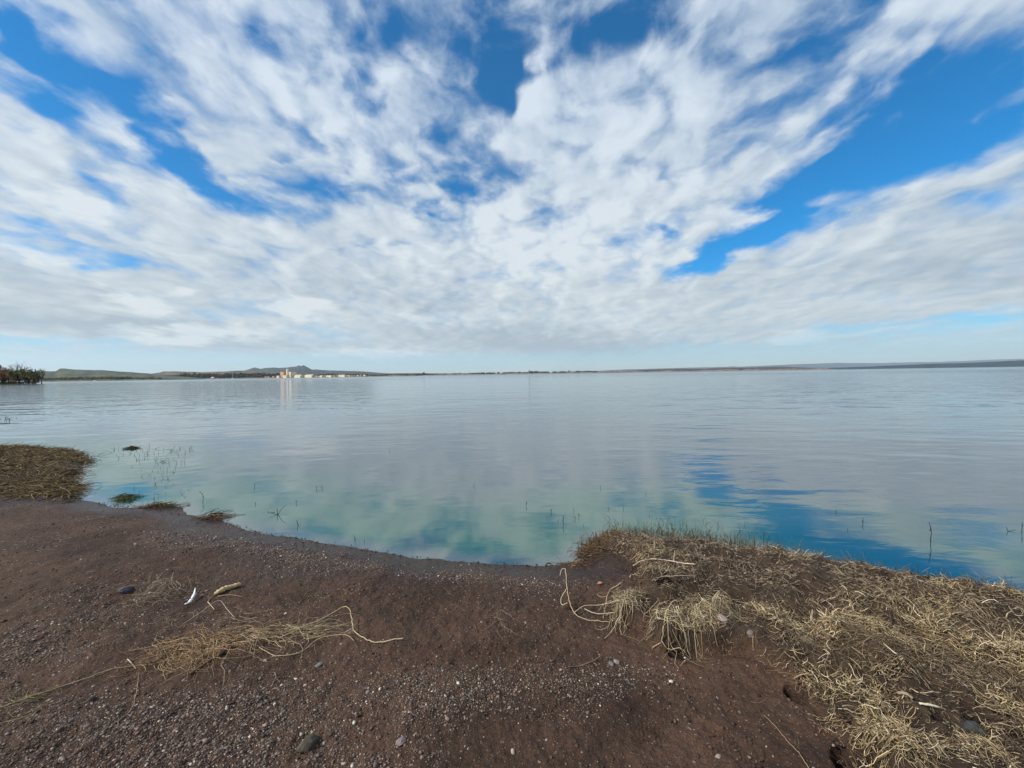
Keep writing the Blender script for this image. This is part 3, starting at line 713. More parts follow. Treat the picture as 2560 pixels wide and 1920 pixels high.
# crumbs and clods of moist soil
CL = [(1250,1470,320,60,3,.9),(880,1300,200,20,4,.9),(1640,1450,200,30,6,.6),(1800,1560,120,40,20,.4),(780,1500,120,40,20,.8),(640,1590,120,40,0,.7),(1000,1400,260,70,0,.4),(1250,1300,80,20,0,.9),(1600,1530,300,60,0,.35),(150,1260,300,40,5,.6),(1500,1620,300,60,0,.3)]
x, y = pick(130000, (-5, 4.5, .9, 4.6), lambda x, y: np.where(in_view(x, y) & (sdist(x, y) > .05) & (dR(x, y) < .1), np.clip(.10 + blob_field(x, y, CL), 0, 1) * np.clip(.35 + fbm(x * 5, y * 5, 3, 97) * 2.2, .0, 1) * .7, 0)); n = len(x)
size = .002 + .008 * rng.random(n) ** 3
clods = stones_np(x, y, height(x, y) + size * .1, size, ico, ico_f, pal(n, [(.050, .028, .018), (.085, .048, .030), (.12, .074, .050), (.030, .018, .012)], [4, 4, 3, 1]), .6)
tag(mesh_np('soil_crumbs', clods[0], clods[1], M_stone, colors=clods[2]), 'dark crumbs and clods of moist soil on the shore', 'soil crumbs', kind='stuff')
# sparse pebbles on the sandy areas and the mound
x, y = pick(9000, (-7, 6, .9, 5.6), lambda x, y: np.where(in_view(x, y) & (sdist(x, y) > .03), .35, 0)); n = len(x); size = .004 + .006 * rng.random(n) ** 2
parts.append(stones_np(x, y, height(x, y) + size * .2, size, ico, ico_f, pal(n, GC, GW)))
Vs = []; Fs = []; Cs = []; o_ = 0
for v, f, c in parts: Vs.append(v); Fs.append(f + o_); Cs.append(c); o_ += len(v)
tag(mesh_np('gravel', np.vstack(Vs), np.vstack(Fs), M_stone, colors=np.vstack(Cs)), 'small grey and reddish brown pebbles covering the shore', 'gravel', kind='stuff')

# single larger stones
def stone(px, py, w_px, col, label, flat=.55, sub=2, name='stone'):
    p = ground_pt(px, py)[0]; dist = math.sqrt(p[0] ** 2 + p[1] ** 2 + (CAM_H - p[2]) ** 2); w = w_px / F0 * dist / 2
    import bmesh
    bm = bmesh.new(); bmesh.ops.create_icosphere(bm, subdivisions=4, radius=1)
    sd_ = rng.random(3) * 20
    from mathutils import noise as mn
    for v in bm.verts:
        q = v.co * 1.3 + Vector(sd_); k = 1 + .36 * mn.noise(q) + .22 * mn.noise(q * 3.1) + .06 * mn.noise(q * 8)
        c = v.co * k
        for nrm in ((.7, .5, .5), (-.6, .4, .7), (.1, -.8, .6), (-.3, -.2, .93)):   # a few broken faces
            dd_ = c.dot(Vector(nrm)) - .78
            if dd_ > 0: c = c - Vector(nrm) * dd_ * .8
        v.co = Vector((c.x * w, c.y * w * .78, c.z * w * flat))
    me = bpy.data.meshes.new(name); bm.to_mesh(me); bm.free()
    for f in me.polygons: f.use_smooth = True
    at = me.attributes.new('tint', 'FLOAT_COLOR', 'POINT')
    at.data.foreach_set('color', np.tile((*col, 1.0), len(me.vertices)).astype(np.float32))
    me.materials.append(M_stone)
    o = bpy.data.objects.new(name, me); COL.objects.link(o); o.location = (p[0], p[1], p[2] + w * flat * .45); o.rotation_euler = (rng.normal(0, .1), rng.normal(0, .1), rng.random() * 6)
    return tag(o, label, 'stone')
stone(770, 1868, 34, (.075, .062, .045), 'dark angular brown stone at the bottom edge, half sunk in gravel', .7)
stone(797, 1665, 15, (.17, .18, .17), 'smooth blue-grey pebble just below the long pale bent stem', .5)
stone(314, 1478, 24, (.075, .062, .07), 'flat dark purple-grey stone left of the white feather', .45)
stone(1002, 1856, 18, (.20, .155, .15), 'pinkish stone near the bottom, right of the dark angular stone', .6)
stone(1282, 1880, 10, (.34, .28, .22), 'pale cream pebble in the bottom middle of the shore', .6)
stone(1541, 1656, 12, (.22, .19, .175), 'light grey pebble beside a darker one, below the bleached root clump', .6)
stone(1528, 1660, 13, (.13, .12, .11), 'dull olive-grey pebble touching the light grey one below the root clump', .55)
stone(1806, 1549, 20, (.34, .27, .26), 'pinkish white stone in the dark hollow under the dead grass', .6)
stone(2010, 1604, 46, (.24, .225, .19), 'long pale grey speckled stone lying in the dead grass', .42)
stone(1878, 1595, 17, (.16, .12, .11), 'brown stone between the bleached root clump and the long grey stone', .7)
stone(1796, 1894, 10, (.26, .21, .17), 'pale pinkish pebble at the bottom edge, left of the dead grass', .6)
stone(2435, 1828, 24, (.04, .042, .04), 'dark grey stone in the hollow at the lower right corner', .7)
stone(2540, 1480, 9, (.55, .50, .47), 'small white stone at the right edge beside the waterline', .6)

# ------------------------------------------------------------------ single dried plants, sticks, finds
def path_tube(pts, r0, r1, lift, sides=6, sub=6, jitter=.0, seed_scale=1):
    """a smooth round stem through 2212-view points laid on the ground; lift: per-point height above ground"""
    g = g2(pts); g[:, 2] += np.array(lift)
    return path_tube_w(g, r0, r1, sides, sub, jitter)
def path_tube_w(g, r0, r1, sides=6, sub=6, jitter=.0):
    g = np.asarray(g, float); n = len(g); t = np.linspace(0, n - 1, (n - 1) * sub + 1)
    Pm = np.vstack([2 * g[0] - g[1], g, 2 * g[-1] - g[-2]]); out = []
    for u in t:
        i = min(int(u), n - 2); f = u - i; p0, p1, p2, p3 = Pm[i], Pm[i + 1], Pm[i + 2], Pm[i + 3]
        out.append(.5 * (2 * p1 + (p2 - p0) * f + (2 * p0 - 5 * p1 + 4 * p2 - p3) * f * f + (3 * p1 - p0 - 3 * p2 + p3) * f ** 3))
    out = np.array(out)
    if jitter: out += rng.normal(0, jitter, out.shape)
    R_ = np.linspace(r0, r1, len(out)) * (1 + rng.normal(0, .07, len(out)))
    V, Fq, idx = tubes(out[None], R_[None], sides)
    return V, Fq
def join(parts):
    Vs = []; by = {}; o = 0; C = []
    for (V, Fq, col) in parts:
        Vs.append(V); C.append(np.tile(col, (len(V), 1)) if np.ndim(col) == 1 else col)
        for f in (Fq if isinstance(Fq, list) else [Fq]):
            if len(f): by.setdefault(f.shape[1], []).append(f + o)
        o += len(V)
    return np.vstack(Vs), [np.vstack(v) for v in by.values()], np.vstack(C)
def plant(name, parts, label, cat, group=None):
    V, Fq, C = join(parts); c = V.mean(0); c[2] = V[:, 2].min()
    o = mesh_np(name, V - c, Fq, M_straw, colors=C); o.location = c
    return tag(o, label, cat, group)
def sprawl(cx, cy, n, L, R, cols, spread_px=(10, 6), rise=.05, curl=.9, k=7, heading=None, hs=6.3, outward=False, arch=.0):
    """a tangled tuft of curved stems around a 2212-view pixel"""
    px = rng.normal(cx, spread_px[0], n); py = rng.normal(cy, spread_px[1], n)
    g = plane_pt(px * K, py * K, float(zrow(cy))); x, y = g[:, 0].copy(), g[:, 1].copy()
    th = rng.random(n) * 6.283 if heading is None else heading + (rng.random(n) - .5) * hs
    Ls = rng.uniform(L[0], L[1], n); st = Ls / (k - 1)
    P = np.zeros((n, k, 3)); turn = rng.normal(0, curl / k, n)
    r_ = rng.random(n) * rise
    for j in range(k):
        f = j / (k - 1); P[:, j, 0] = x; P[:, j, 1] = y; P[:, j, 2] = r_ * (1 - f) ** 1.2 + arch * rng.random(n) * math.sin(math.pi * f)
        th = th + turn + rng.normal(0, curl * .38, n); x = x + np.cos(th) * st; y = y + np.sin(th) * st
    h = height(P[..., 0].ravel(), P[..., 1].ravel()).reshape(n, k)
    P[..., 2] += h + .004
    Rr = rng.uniform(R[0], R[1], n)[:, None] * .68 * np.linspace(1, .4, k)[None]
    V, Fq, idx = tubes(P, Rr, 4)
    c = pal(n, cols, [1] * len(cols)) * np.where(rng.random((n, 1)) < .3, .55, 1)
    return V, Fq, c[idx]
BLEACH = [(.53, .43, .27), (.46, .36, .21), (.62, .53, .37), (.38, .29, .17), (.24, .175, .10)]
TAN = [(.44, .28, .15), (.38, .21, .11), (.52, .38, .21), (.40, .29, .16), (.22, .14, .08)]
GREY = [(.30, .24, .17), (.36, .30, .22), (.24, .18, .13)]
# straw heap on the left
plant('straw_heap', [sprawl(400, 1405, 120, (.12, .34), (.0010, .0022), TAN, (34, 10), .05, 1.8), sprawl(470, 1392, 110, (.14, .38), (.0010, .0022), TAN, (42, 10), .05, 1.6, heading=.2, hs=3),
    sprawl(360, 1420, 60, (.08, .22), (.0010, .0020), TAN, (22, 9), .03, 2.0), sprawl(560, 1378, 60, (.12, .32), (.0010, .0020), BLEACH[:2] + TAN[:1], (40, 8), .04, 1.2, heading=.35, hs=2.0),
    sprawl(480, 1350, 45, (.10, .3), (.0008, .0016), GREY + TAN[2:], (60, 12), .03, 1.6), sprawl(640, 1368, 45, (.12, .3), (.0010, .0022), BLEACH[:2], (30, 6), .04, 1.0, heading=.45, hs=1.4)],
    'loose heap of tan straw and roots lying on the gravel', 'straw heap')
V, Fq = path_tube([(600, 1385), (660, 1362), (700, 1345), (735, 1331), (752, 1332), (760, 1352), (766, 1372), (790, 1384), (810, 1391), (840, 1388), (873, 1384)], .0015, .0030, [.02, .03, .03, .05, .06, .04, .02, .012, .01, .012, .016], 6, 5, .0016)
plant('bent_straw', [(V, Fq, (.50, .40, .24)), sprawl(765, 1362, 16, (.04, .10), (.0008, .0014), BLEACH, (5, 4), .03, 2.5)], 'long pale stem bent over itself, running right from the straw heap', 'dry stem')
V, Fq = path_tube([(560, 1402), (585, 1415), (600, 1419), (650, 1412), (690, 1390), (745, 1382), (765, 1388)], .0018, .0016, [.01, .006, .006, .01, .03, .03, .01], 6, 5, .0006)
plant('dry_vine', [(V, Fq, (.46, .34, .21))], 'thin vine looping under the right end of the straw heap', 'dry vine')
V, Fq = path_tube([(412, 1458), (440, 1440), (470, 1422), (498, 1402)], .0075, .009, [.008, .010, .014, .018], 7, 4, .001)
plant('stick', [(V, Fq, (.13, .082, .055))], 'dark brown stick poking out from under the straw heap', 'stick')
plant('root_tangle', [sprawl(350, 1290, 34, (.10, .30), (.0009, .0018), GREY + BLEACH[:1], (14, 16), .09, 1.4), sprawl(420, 1260, 16, (.14, .36), (.0009, .0016), GREY, (24, 8), .06, 1.0, heading=.1, hs=2.5),
    sprawl(365, 1275, 12, (.12, .3), (.001, .002), [(.52, .46, .36)], (8, 8), .10, .9, heading=-1.2, hs=1.5)], 'small grey-white tangle of roots to the left of the white feather', 'root tangle')
# thin leaning stems that stand up from the shore
def upright_stem(px0, py0, px1, py1, r, col, label, z_off=0.0, dy=0.0, name='upright_straw', sides=5, extra=None, water=False, bend=0.0):
    """root at pixel 0; top found on the upright plane through the root"""
    p = plane_pt(px0 * K, py0 * K, 0.0) if water else None
    b = np.array([p[0], p[1], -.02]) if water else g2([(px0, py0)])[0] - (0, 0, .01)
    d = ray(px1 * K, py1 * K); t = (b[1] + dy) / d[1]; top = np.array([d[0] * t, d[1] * t, CAM_H + d[2] * t])
    mid = (b + top) / 2 + np.array([bend, 0, 0]); V, Fq = path_tube_w([b, mid, top], r, r * .6, sides, 4, r * .25)
    ps = [(V, Fq, col)]
    if extra: ps += extra(b, top)
    return plant(name, ps, label, 'plant stem', None)
upright_stem(508, 1248, 522, 1205, .0016, (.42, .34, .22), 'thin pale stem standing just above the thick tan root')
upright_stem(475, 1238, 488, 1215, .0014, (.34, .26, .17), 'short thin stem leaning left of the taller pale one')
upright_stem(655, 1290, 662, 1245, .0012, (.28, .21, .15), 'slender grey stem standing alone right of the thick tan root', bend=.02)
# tan root, thick as a cob, on the gravel
pr = g2([(463, 1286), (478, 1280), (492, 1274), (508, 1270), (520, 1266)]); pr[:, 2] += np.array([.010, .016, .018, .017, .016])
n_ = 26; tt = np.linspace(0, 4, n_); cen = np.stack([np.interp(tt, range(5), pr[:, i]) for i in range(3)], -1)
rr_ = np.interp(tt, [0, .3, 1, 2, 3, 3.7, 4], [.004, .013, .017, .0155, .0135, .0135, .006]) * (1 + .16 * np.sin(np.arange(n_) * 2.4) * (tt < 2.2) + rng.normal(0, .07, n_))
V, Fq, _ = tubes(cen[None], rr_[None], 12); V = V + rng.normal(0, .0014, V.shape)
root_ = plant('dried_root', [(V, Fq, np.array((.56, .42, .22))[None] * (.75 + .45 * rng.random((len(V), 1)))),
   (*path_tube([(466, 1285), (455, 1293), (449, 1302)], .003, .0018, [.008, .006, .004], 5, 4), (.30, .22, .12)),
   (*path_tube([(449, 1302), (456, 1310), (463, 1318)], .003, .0016, [.006, .006, .004], 5, 4), (.56, .47, .28)),
   (*path_tube([(470, 1290), (495, 1287), (525, 1290)], .0018, .001, [.006, .007, .004], 5, 4), (.48, .38, .20))],
   'thick tan cob-like dried root lying on the gravel', 'dried root')
# white feather: curved vane with a thin spine
def feather():
    pts = g2([(399, 1308), (408, 1306), (415, 1299), (420, 1292), (422, 1283)]); pts[:, 2] += np.array([.006, .012, .02, .03, .04])
    t = np.linspace(0, 4, 17); c = np.stack([np.interp(t, range(5), pts[:, i]) for i in range(3)], -1)
    T = np.gradient(c, axis=0); T /= np.linalg.norm(T, axis=1)[:, None]; S = np.cross(T, [0, .5, .86]); S /= np.linalg.norm(S, axis=1)[:, None]
    w = .011 * np.sin(np.clip(t / 4, .02, .97) * math.pi) ** .7 * (1 + rng.normal(0, .12, 17)); w[8] *= .5
    N = np.cross(S, T)
    L = c + S * w[:, None] + N * .002; R_ = c - S * w[:, None] * .8 + N * .002; B_ = c - N * .002
    V = np.stack([L, c + N * .005, R_, B_], 1).reshape(-1, 3)
    q = []
    for i in range(16):
        for j in range(4): q.append((i * 4 + j, i * 4 + (j + 1) % 4, i * 4 + 4 + (j + 1) % 4, i * 4 + 4 + j))
    o0 = V.mean(0); o0[2] = V[:, 2].min()
    mW = simple_mat('feather_white', (.78, .80, .80), .6, .08, 90)
    root = empty('feather', o0); tag(root, 'small white curved feather on the dark gravel beside the tan root', 'feather')
    mesh_np('vane', V - o0, np.array(q), mW, root)
    Vs_, Fs_ = path_tube_w(c + N * .006 - o0, .0009, .0005, 5, 1)
    mesh_np('quill', Vs_, Fs_, simple_mat('quill', (.55, .56, .58), .5, .1), root)
feather()
# orange leaf
def leaf(px, py, L, col, label, ang):
    g = ground_pt(px, py)[0]; u = np.linspace(0, 1, 9); w = .36 * L * np.sin(u * math.pi) ** .8
    V = []; q = []
    for i, a in enumerate(u):
        zc = .004 + .006 * math.sin(a * math.pi)
        for s_ in (-1, -.5, 0, .5, 1): V.append(((a - .5) * L, s_ * w[i], zc + .006 * abs(s_)))
    for i in range(8):
        for j in range(4): q.append((i * 5 + j, i * 5 + j + 1, i * 5 + 6 + j, i * 5 + 5 + j))
    V = np.array(V); V2 = V - [0, 0, .0012]; Q1 = np.array(q)
    nv = len(V); rimv = [0, 1, 2, 3, 4, 9, 14, 19, 24, 29, 34, 39, 44, 43, 42, 41, 40, 35, 30, 25, 20, 15, 10, 5]
    Q3 = np.array([(rimv[i], rimv[(i + 1) % 24], rimv[(i + 1) % 24] + nv, rimv[i] + nv) for i in range(24)])
    o = mesh_np('fallen_leaf', np.vstack([V, V2]), np.vstack([Q1, Q1[:, ::-1] + nv, Q3]), M_straw, colors=np.tile(col, (2 * nv, 1)))
    o.location = g; o.rotation_euler = (0, 0, ang); return tag(o, label, 'leaf')
leaf(1500, 1461, .045, (.42, .20, .10), 'small orange-brown leaf on bare sand left of the mound', .4)
# bleached root clumps at the mat's left end
plant('bleached_roots', [sprawl(1490, 1372, 170, (.06, .22), (.0010, .0030), BLEACH, (36, 14), .09, 2.2, heading=-1.2, hs=4.6), sprawl(1530, 1360, 130, (.06, .22), (.0010, .0030), BLEACH, (28, 10), .10, 2.2, heading=-.9, hs=4.2),
    sprawl(1440, 1385, 22, (.10, .26), (.0015, .003), BLEACH, (18, 12), .09, 1.6), (*path_tube([(1480, 1330), (1450, 1345), (1434, 1368), (1430, 1392), (1408, 1404)], .003, .0022, [.09, .10, .06, .02, .01], 6, 5, .002), (.42, .33, .20)),
    (*path_tube([(1430, 1394), (1445, 1406), (1468, 1404), (1482, 1412)], .0028, .002, [.02, .008, .01, .006], 6, 5, .002), (.40, .31, .18))],
    'large sprawling clump of bleached roots at the front of the dead grass', 'root clump')
plant('root_tuft', [sprawl(1345, 1312, 110, (.05, .18), (.0010, .0026), BLEACH, (15, 11), .10, 2.2), sprawl(1342, 1330, 26, (.10, .22), (.0014, .003), BLEACH, (10, 8), .09, 1.0, heading=-1.5, hs=1.6),
    (*path_tube([(1345, 1300), (1315, 1308), (1305, 1330)], .0026, .0018, [.13, .09, .01], 6, 5, .002), (.42, .33, .20)),
    (*path_tube([(1348, 1325), (1339, 1350), (1341, 1374)], .0022, .0012, [.08, .03, .005], 6, 5, .002), (.44, .35, .21))],
    'drooping tuft of pale roots left of the large bleached clump', 'root tuft')
plant('forked_root', [(*path_tube([(1222, 1272), (1224, 1290), (1228, 1310), (1240, 1330), (1262, 1340), (1290, 1345), (1322, 1347)], 0.0030, .0018, [.15, .12, .06, .02, .01, .01, .008], 7, 6, .0018), (.44, .35, .21)),
    (*path_tube([(1226, 1300), (1213, 1310), (1214, 1322), (1226, 1322)], .0026, .0018, [.10, .06, .05, .06], 6, 5, .001), (.55, .47, .3)),
    (*path_tube([(1222, 1272), (1214, 1274), (1210, 1282)], .0024, .0016, [.15, .15, .13], 6, 4), (.6, .52, .36)),
    (*path_tube([(1262, 1322), (1290, 1332), (1330, 1334)], .0024, .0018, [.02, .02, .03], 6, 5, .001), (.5, .42, .28)),
    (*path_tube([(1240, 1330), (1262, 1322), (1300, 1322), (1345, 1318)], .002, .0018, [.02, .04, .05, .06], 6, 5, .001), (.5, .42, .28))],
    'single forked pale root curling up at the far left of the mat', 'root')
plant('twig_bundle', [sprawl(1080, 1330, 8, (.10, .22), (.0009, .0016), GREY, (6, 12), .09, .7, heading=-1.5, hs=1.4), sprawl(1088, 1350, 10, (.06, .14), (.0009, .0016), GREY, (8, 6), .05, 1.3)], 'small bundle of grey twigs standing in the middle of the bare gravel', 'twigs')
V, Fq = path_tube([(1670, 1337), (1700, 1312), (1740, 1298), (1790, 1300), (1850, 1307), (1900, 1310)], .0022, .003, [.01] * 6, 6, 5, .001)
plant('pale_branch', [(*path_tube([(1368, 1226), (1385, 1216), (1410, 1212), (1440, 1214), (1478, 1221), (1500, 1222)], .0036, .005, [.014] * 6, 6, 5, .0015), (.50, .42, .32)),
    (*path_tube([(1455, 1217), (1457, 1206), (1458, 1200)], .003, .002, [.012, .03, .05], 5, 4), (.5, .42, .3))], 'pale branch lying along the top of the mound near the water', 'branch')
plant('wooden_stick', [(*path_tube([(1752, 1364), (1770, 1378), (1792, 1398)], .016, .010, [.05, .05, .045], 9, 5, .002), (.16, .10, .065)), (*path_tube([(1752, 1364), (1755, 1350)], .006, .003, [.05, .09], 6, 4), (.36, .27, .19))],
    'thick brown stick sticking out of the dead grass above the grey stone', 'stick')
plant('pale_stick', [(*path_tube([(1985, 1530), (2005, 1535), (2030, 1542)], .0045, .004, [.02, .02, .02], 7, 4, .0006), (.60, .52, .38))], 'straight pale stick lying across the bare hollow in the mat', 'stick')
plant('short_stick', [(*path_tube([(1940, 1507), (1957, 1510), (1972, 1520)], .006, .006, [.02, .022, .02], 7, 4, .0006), (.30, .23, .16))], 'short light brown stick above the straight pale one in the mat', 'stick')
plant('long_stem', [(*path_tube([(1649, 1546), (1672, 1570), (1700, 1605), (1725, 1632), (1745, 1662), (1760, 1690)], .0012, .0022, [.004, .008, .01, .01, .01, .01], 5, 6, .0006), (.30, .22, .12))], 'long thin stem lying on bare sand left of the dead grass', 'plant stem')
plant('curved_stem', [(*path_tube([(300, 1455), (296, 1490), (288, 1525), (275, 1545), (240, 1570), (190, 1605), (150, 1640)], .0013, .0018, [.006] * 7, 5, 6, .0008), (.30, .21, .15))], 'long thin curved stem running from the heap to the lower left corner', 'plant stem')
plant('grass_stem', [(*path_tube([(318, 1438), (280, 1442), (240, 1448), (180, 1470), (120, 1490), (60, 1510), (0, 1532), (-40, 1545)], .0014, .0026, [.006] * 8, 5, 6, .0008), (.36, .29, .15)), sprawl(90, 1500, 16, (.1, .3), (.001, .002), [(.34, .28, .14)], (40, 10), .02, .8, heading=3.5, hs=.8)],
      'long tan grass stem lying from the straw heap to the left edge', 'grass stem')
plant('dark_root', [(*path_tube([(1228, 1443), (1252, 1441), (1280, 1432), (1300, 1422)], .0016, .0032, [.006, .008, .01, .014], 5, 5, .001), (.22, .15, .10))], 'dark curved root on the gravel below the bleached clump', 'root')
plant('weathered_branch', [(*path_tube([(1415, 1262), (1430, 1252), (1470, 1250), (1505, 1250)], .003, .004, [.02] * 4, 6, 5, .001), (.30, .22, .16))], 'brown branch across the mound below the pale branch', 'branch')
plant('bent_straw', [(*path_tube([(395, 1350), (430, 1332), (472, 1313), (490, 1325), (508, 1338)], .0018, .0018, [.006, .02, .05, .03, .01], 5, 5, .0006), (.46, .37, .25))], 'stiff straw bent to a peak just above the straw heap', 'straw')
plant('hooked_straw', [(*path_tube([(276, 1428), (283, 1436), (294, 1447)], .003, .002, [.01, .012, .006], 5, 4), (.52, .46, .30))], 'short white straw left of the straw heap', 'straw')

# clumps at the waterline
def weed_clump(cx, cy, wpx, hpx, n, cols, label, z=None):
    px = rng.normal(cx, wpx, n); py = rng.normal(cy, hpx, n); g = plane_pt(px * K, py * K, 0.0); x, y = g[:, 0].copy(), g[:, 1].copy()
    k = 6; P = np.zeros((n, k, 3)); th = rng.random(n) * 6.283; L = rng.uniform(.08, .22, n)
    h0 = rng.random(n) * .05 * np.exp(-((px - cx) / wpx) ** 2 * .5)
    for j in range(k):
        P[:, j] = np.stack([x, y, h0 * (1 - j / k) + .006], -1); th += rng.normal(0, .5, n); x = x + np.cos(th) * L / k; y = y + np.sin(th) * L / k
    P[..., 2] += np.maximum(height(P[..., 0].ravel(), P[..., 1].ravel()), 0).reshape(n, k)
    V, Fq, idx = tubes(P, rng.uniform(.002, .0045, n)[:, None] * np.linspace(1, .5, k)[None], 4)
    return plant('weed_clump', [(V, Fq, pal(n, cols, [1] * len(cols))[idx])], label, 'weed clump')
weed_clump(272, 1078, 9, 4, 120, [(.05, .07, .012), (.10, .10, .02), (.03, .035, .012)], 'green clump of weed floating just off the left shore')
weed_clump(345, 1096, 20, 3, 160, [(.12, .055, .02), (.07, .04, .015), (.05, .05, .02)], 'rusty clump of washed-up weed on the waterline right of the green one')
weed_clump(465, 1117, 13, 4, 120, [(.09, .045, .03), (.06, .035, .02), (.15, .09, .05)], 'reddish brown clump of weed where the shore turns, furthest right of the clumps')
weed_clump(285, 969, 4, 1.2, 160, [(.03, .035, .018), (.05, .05, .02)], 'dark clump of weed floating far out beyond the left spit')
plant('root_fringe', [sprawl(1262, 1190, 90, (.06, .2), (.002, .004), [(.16, .09, .04), (.22, .13, .06), (.08, .05, .03)], (12, 9), .06, 1.0, heading=.8, hs=2.0), sprawl(1280, 1180, 90, (.08, .22), (.002, .004), [(.16, .09, .04), (.12, .07, .04)], (16, 9), .05, 1.0), sprawl(1300, 1168, 90, (.06, .2), (.002, .004), [(.16, .10, .04), (.22, .14, .06), (.08, .05, .03)], (20, 6), .06, 1.0, heading=.3, hs=2.0),
   sprawl(1228, 1210, 40, (.06, .22), (.0015, .003), [(.10, .06, .035), (.16, .09, .05)], (20, 3), .02, .8, heading=.3, hs=1.0)], 'rusty fringe of roots hanging over the left lip of the mound', 'roots')

# single stems standing in the water
DK = (.022, .026, .020)
def wstem(x0, y0, x1, y1, r, label, branches=(), name='reed_stem', bend=0.0):
    def ex_(b, top):
        o = []
        for (f, dx, dz) in branches:
            a = b + (top - b) * f; s_ = np.linalg.norm(top - b)
            o.append((*path_tube_w([a, a + np.array([dx * .5, 0, dz * .7]) * s_, a + np.array([dx, 0, dz]) * s_], r * .8, r * .45, 4, 3), DK))
        return o
    return upright_stem(x0, y0, x1, y1, r, DK, label, extra=ex_, water=True, name=name, bend=bend)
wstem(2009, 1172, 2008, 1127, .0040, 'tall dark stem standing alone in the blue water on the right', ((.6, .08, .1),), bend=.015)
wstem(2180, 1148, 2174, 1139, .0035, 'small forked dark twig on the water near the right edge', ((.3, 1.1, .2), (.3, 1.0, -.35)))
wstem(2207, 1150, 2208, 1128, .0030, 'thin stem in the water at the very right edge', ((.5, .1, .3),))
wstem(600, 1112, 598, 1098, .0045, 'dark three-pronged twig in the shallows, closest to the shore bend', ((.1, 1.0, 1.2), (.2, -.9, .2), (.1, 1.2, .1)))
wstem(578, 1107, 580, 1105, .0050, 'small dark lump of twig left of the three-pronged one', ((.5, 2.5, .2), (.5, -2, .1)))
wstem(645, 1136, 641, 1124, .0045, 'short slanting stub of stem right of the three-pronged twig', ())
wstem(434, 1085, 437, 1068, .0035, 'zigzag dark stem standing in front of the weed patch', ((1, -.35, .35), (.5, .25, .3)), bend=.03)
wstem(1022, 1050, 1026, 1040, .0030, 'lone slanting stem far out in the middle of the bay', ())
wstem(1136, 1093, 1137, 1082, .0035, 'small upright stem in the open water left of the mound', ((.5, .2, .3),))
wstem(1217, 1133, 1216, 1113, .0035, 'tallest of the little stems in the water beside the mound', ((.6, .12, .3), (.3, -.15, .3)))
wstem(1297, 1055, 1297, 1047, .0030, 'tiny stem sticking out of the water behind the mound', ())
wstem(767, 1170, 766, 1157, .0032, 'short stem close to the middle of the curved shore', ((.4, .2, .3),))
wstem(788, 1173, 787, 1165, .0030, 'lower stem just right of the one by the curved shore', ())
wstem(1452, 1144, 1451, 1132, .0045, 'dark crooked weed rising over the grassy rim of the mound', ((.4, .5, -.1), (.7, -.2, .4)))
wstem(1864, 1131, 1864, 1118, .0035, 'dark stem in the blue water between the mound and the tall stem', ((.4, -.2, .3),))
wstem(842, 975, 842, 969, .0040, 'lone dot-like stem far out in the bay', ())
for (a_, b_) in ((640, 1087), (683, 1056), (695, 1055), (552, 1090), (1205, 1128), (1242, 1122), (1251, 1116), (1191, 1108), (1240, 1105), (1347, 1100), (1395, 1068), (1316, 1101), (550, 1052), (1806, 1108), (1831, 1146)):
    o = wstem(a_, b_, a_ + rng.normal(0, 1), b_ - rng.uniform(5, 9), .0028, 'short dark stem tip poking from the shallow water', ((.5, rng.normal(0, .3), .3),))
    o['group'] = 'small dark stem tips in the shallow water'

# ------------------------------------------------------------------ far shore
def far_pt(px, dist, py=None, z=None):
    """point at ground distance dist (along the view's depth) in the direction of photo column px; z from photo row"""
    yh = 935.5 - .0152 * (px - 1280)
    d = ray(px, yh); t = dist / d[1]
    zz = z if z is not None else CAM_H + (yh - py) / F0 * dist * .999
    return np.array([d[0] * t, dist, zz])
def ridge(name, prof, d0, d1, cols, label=None, rows=14, step=3.0, rough=.12, sd=0, cell=60):
    px = np.arange(prof[0][0], prof[-1][0] + .1, step)
    top = np.interp(px, [p[0] for p in prof], [p[1] for p in prof])
    yh = 935.5 - .0152 * (px - 1280)
    u = (px - 1280) / F0
    V = []; C = []
    dm = (d0 + d1) / 2
    hgt = np.maximum((yh - top) / F0 * dm + CAM_H, 0)
    R_ = rows
    for j in range(R_):
        f = j / (R_ - 1); dd_ = d0 + (d1 - d0) * f
        prof_f = math.sin(min(f * 2, 1) * math.pi / 2) ** .8 if f <= .5 else math.cos((f - .5) * math.pi) ** .7 if f < 1 else 0
        x = u * dd_; nz = fbm(x / cell / 4 + sd, dd_ / cell / 4 + x * 0, 5, sd + 3)
        edge = np.minimum(1, np.minimum(px - px[0], px[-1] - px) / 12 + .02)
        z = hgt * prof_f * (dd_ / dm if f <= .5 else 1) * (1 + rough * nz * (f != .5)) * 1.0 - 2.0 * (1 - min(f * 12, 1)) + hgt * .035 * fbm(x / cell * 1.5, np.full_like(x, dd_ / cell), 4, sd + 9) * (0 < f < 1)
        V.append(np.stack([x, np.full_like(x, dd_), z], -1))
        cmix = np.clip(.5 + fbm(x / cell, np.full_like(x, dd_ / cell * 1.3), 5, sd + 5) * 1.4 + (f - .3) * .4, 0, 1)[:, None]
        C.append(np.array(cols[0]) * (1 - cmix) + np.array(cols[1]) * cmix)
    n = len(px); V = np.vstack(V); C = np.vstack(C)
    i, j = np.meshgrid(np.arange(R_ - 1), np.arange(n - 1), indexing='ij')
    q = np.stack([i * n + j, i * n + j + 1, (i + 1) * n + j + 1, (i + 1) * n + j], -1).reshape(-1, 4)
    o = mesh_np(name, V, q, M_hill, colors=C); return tag(o, kind='structure')
GRN = ((.040, .062, .042), (.105, .12, .075)); BRN = ((.07, .068, .05), (.19, .15, .11)); DKB = ((.022, .038, .042), (.045, .065, .062))
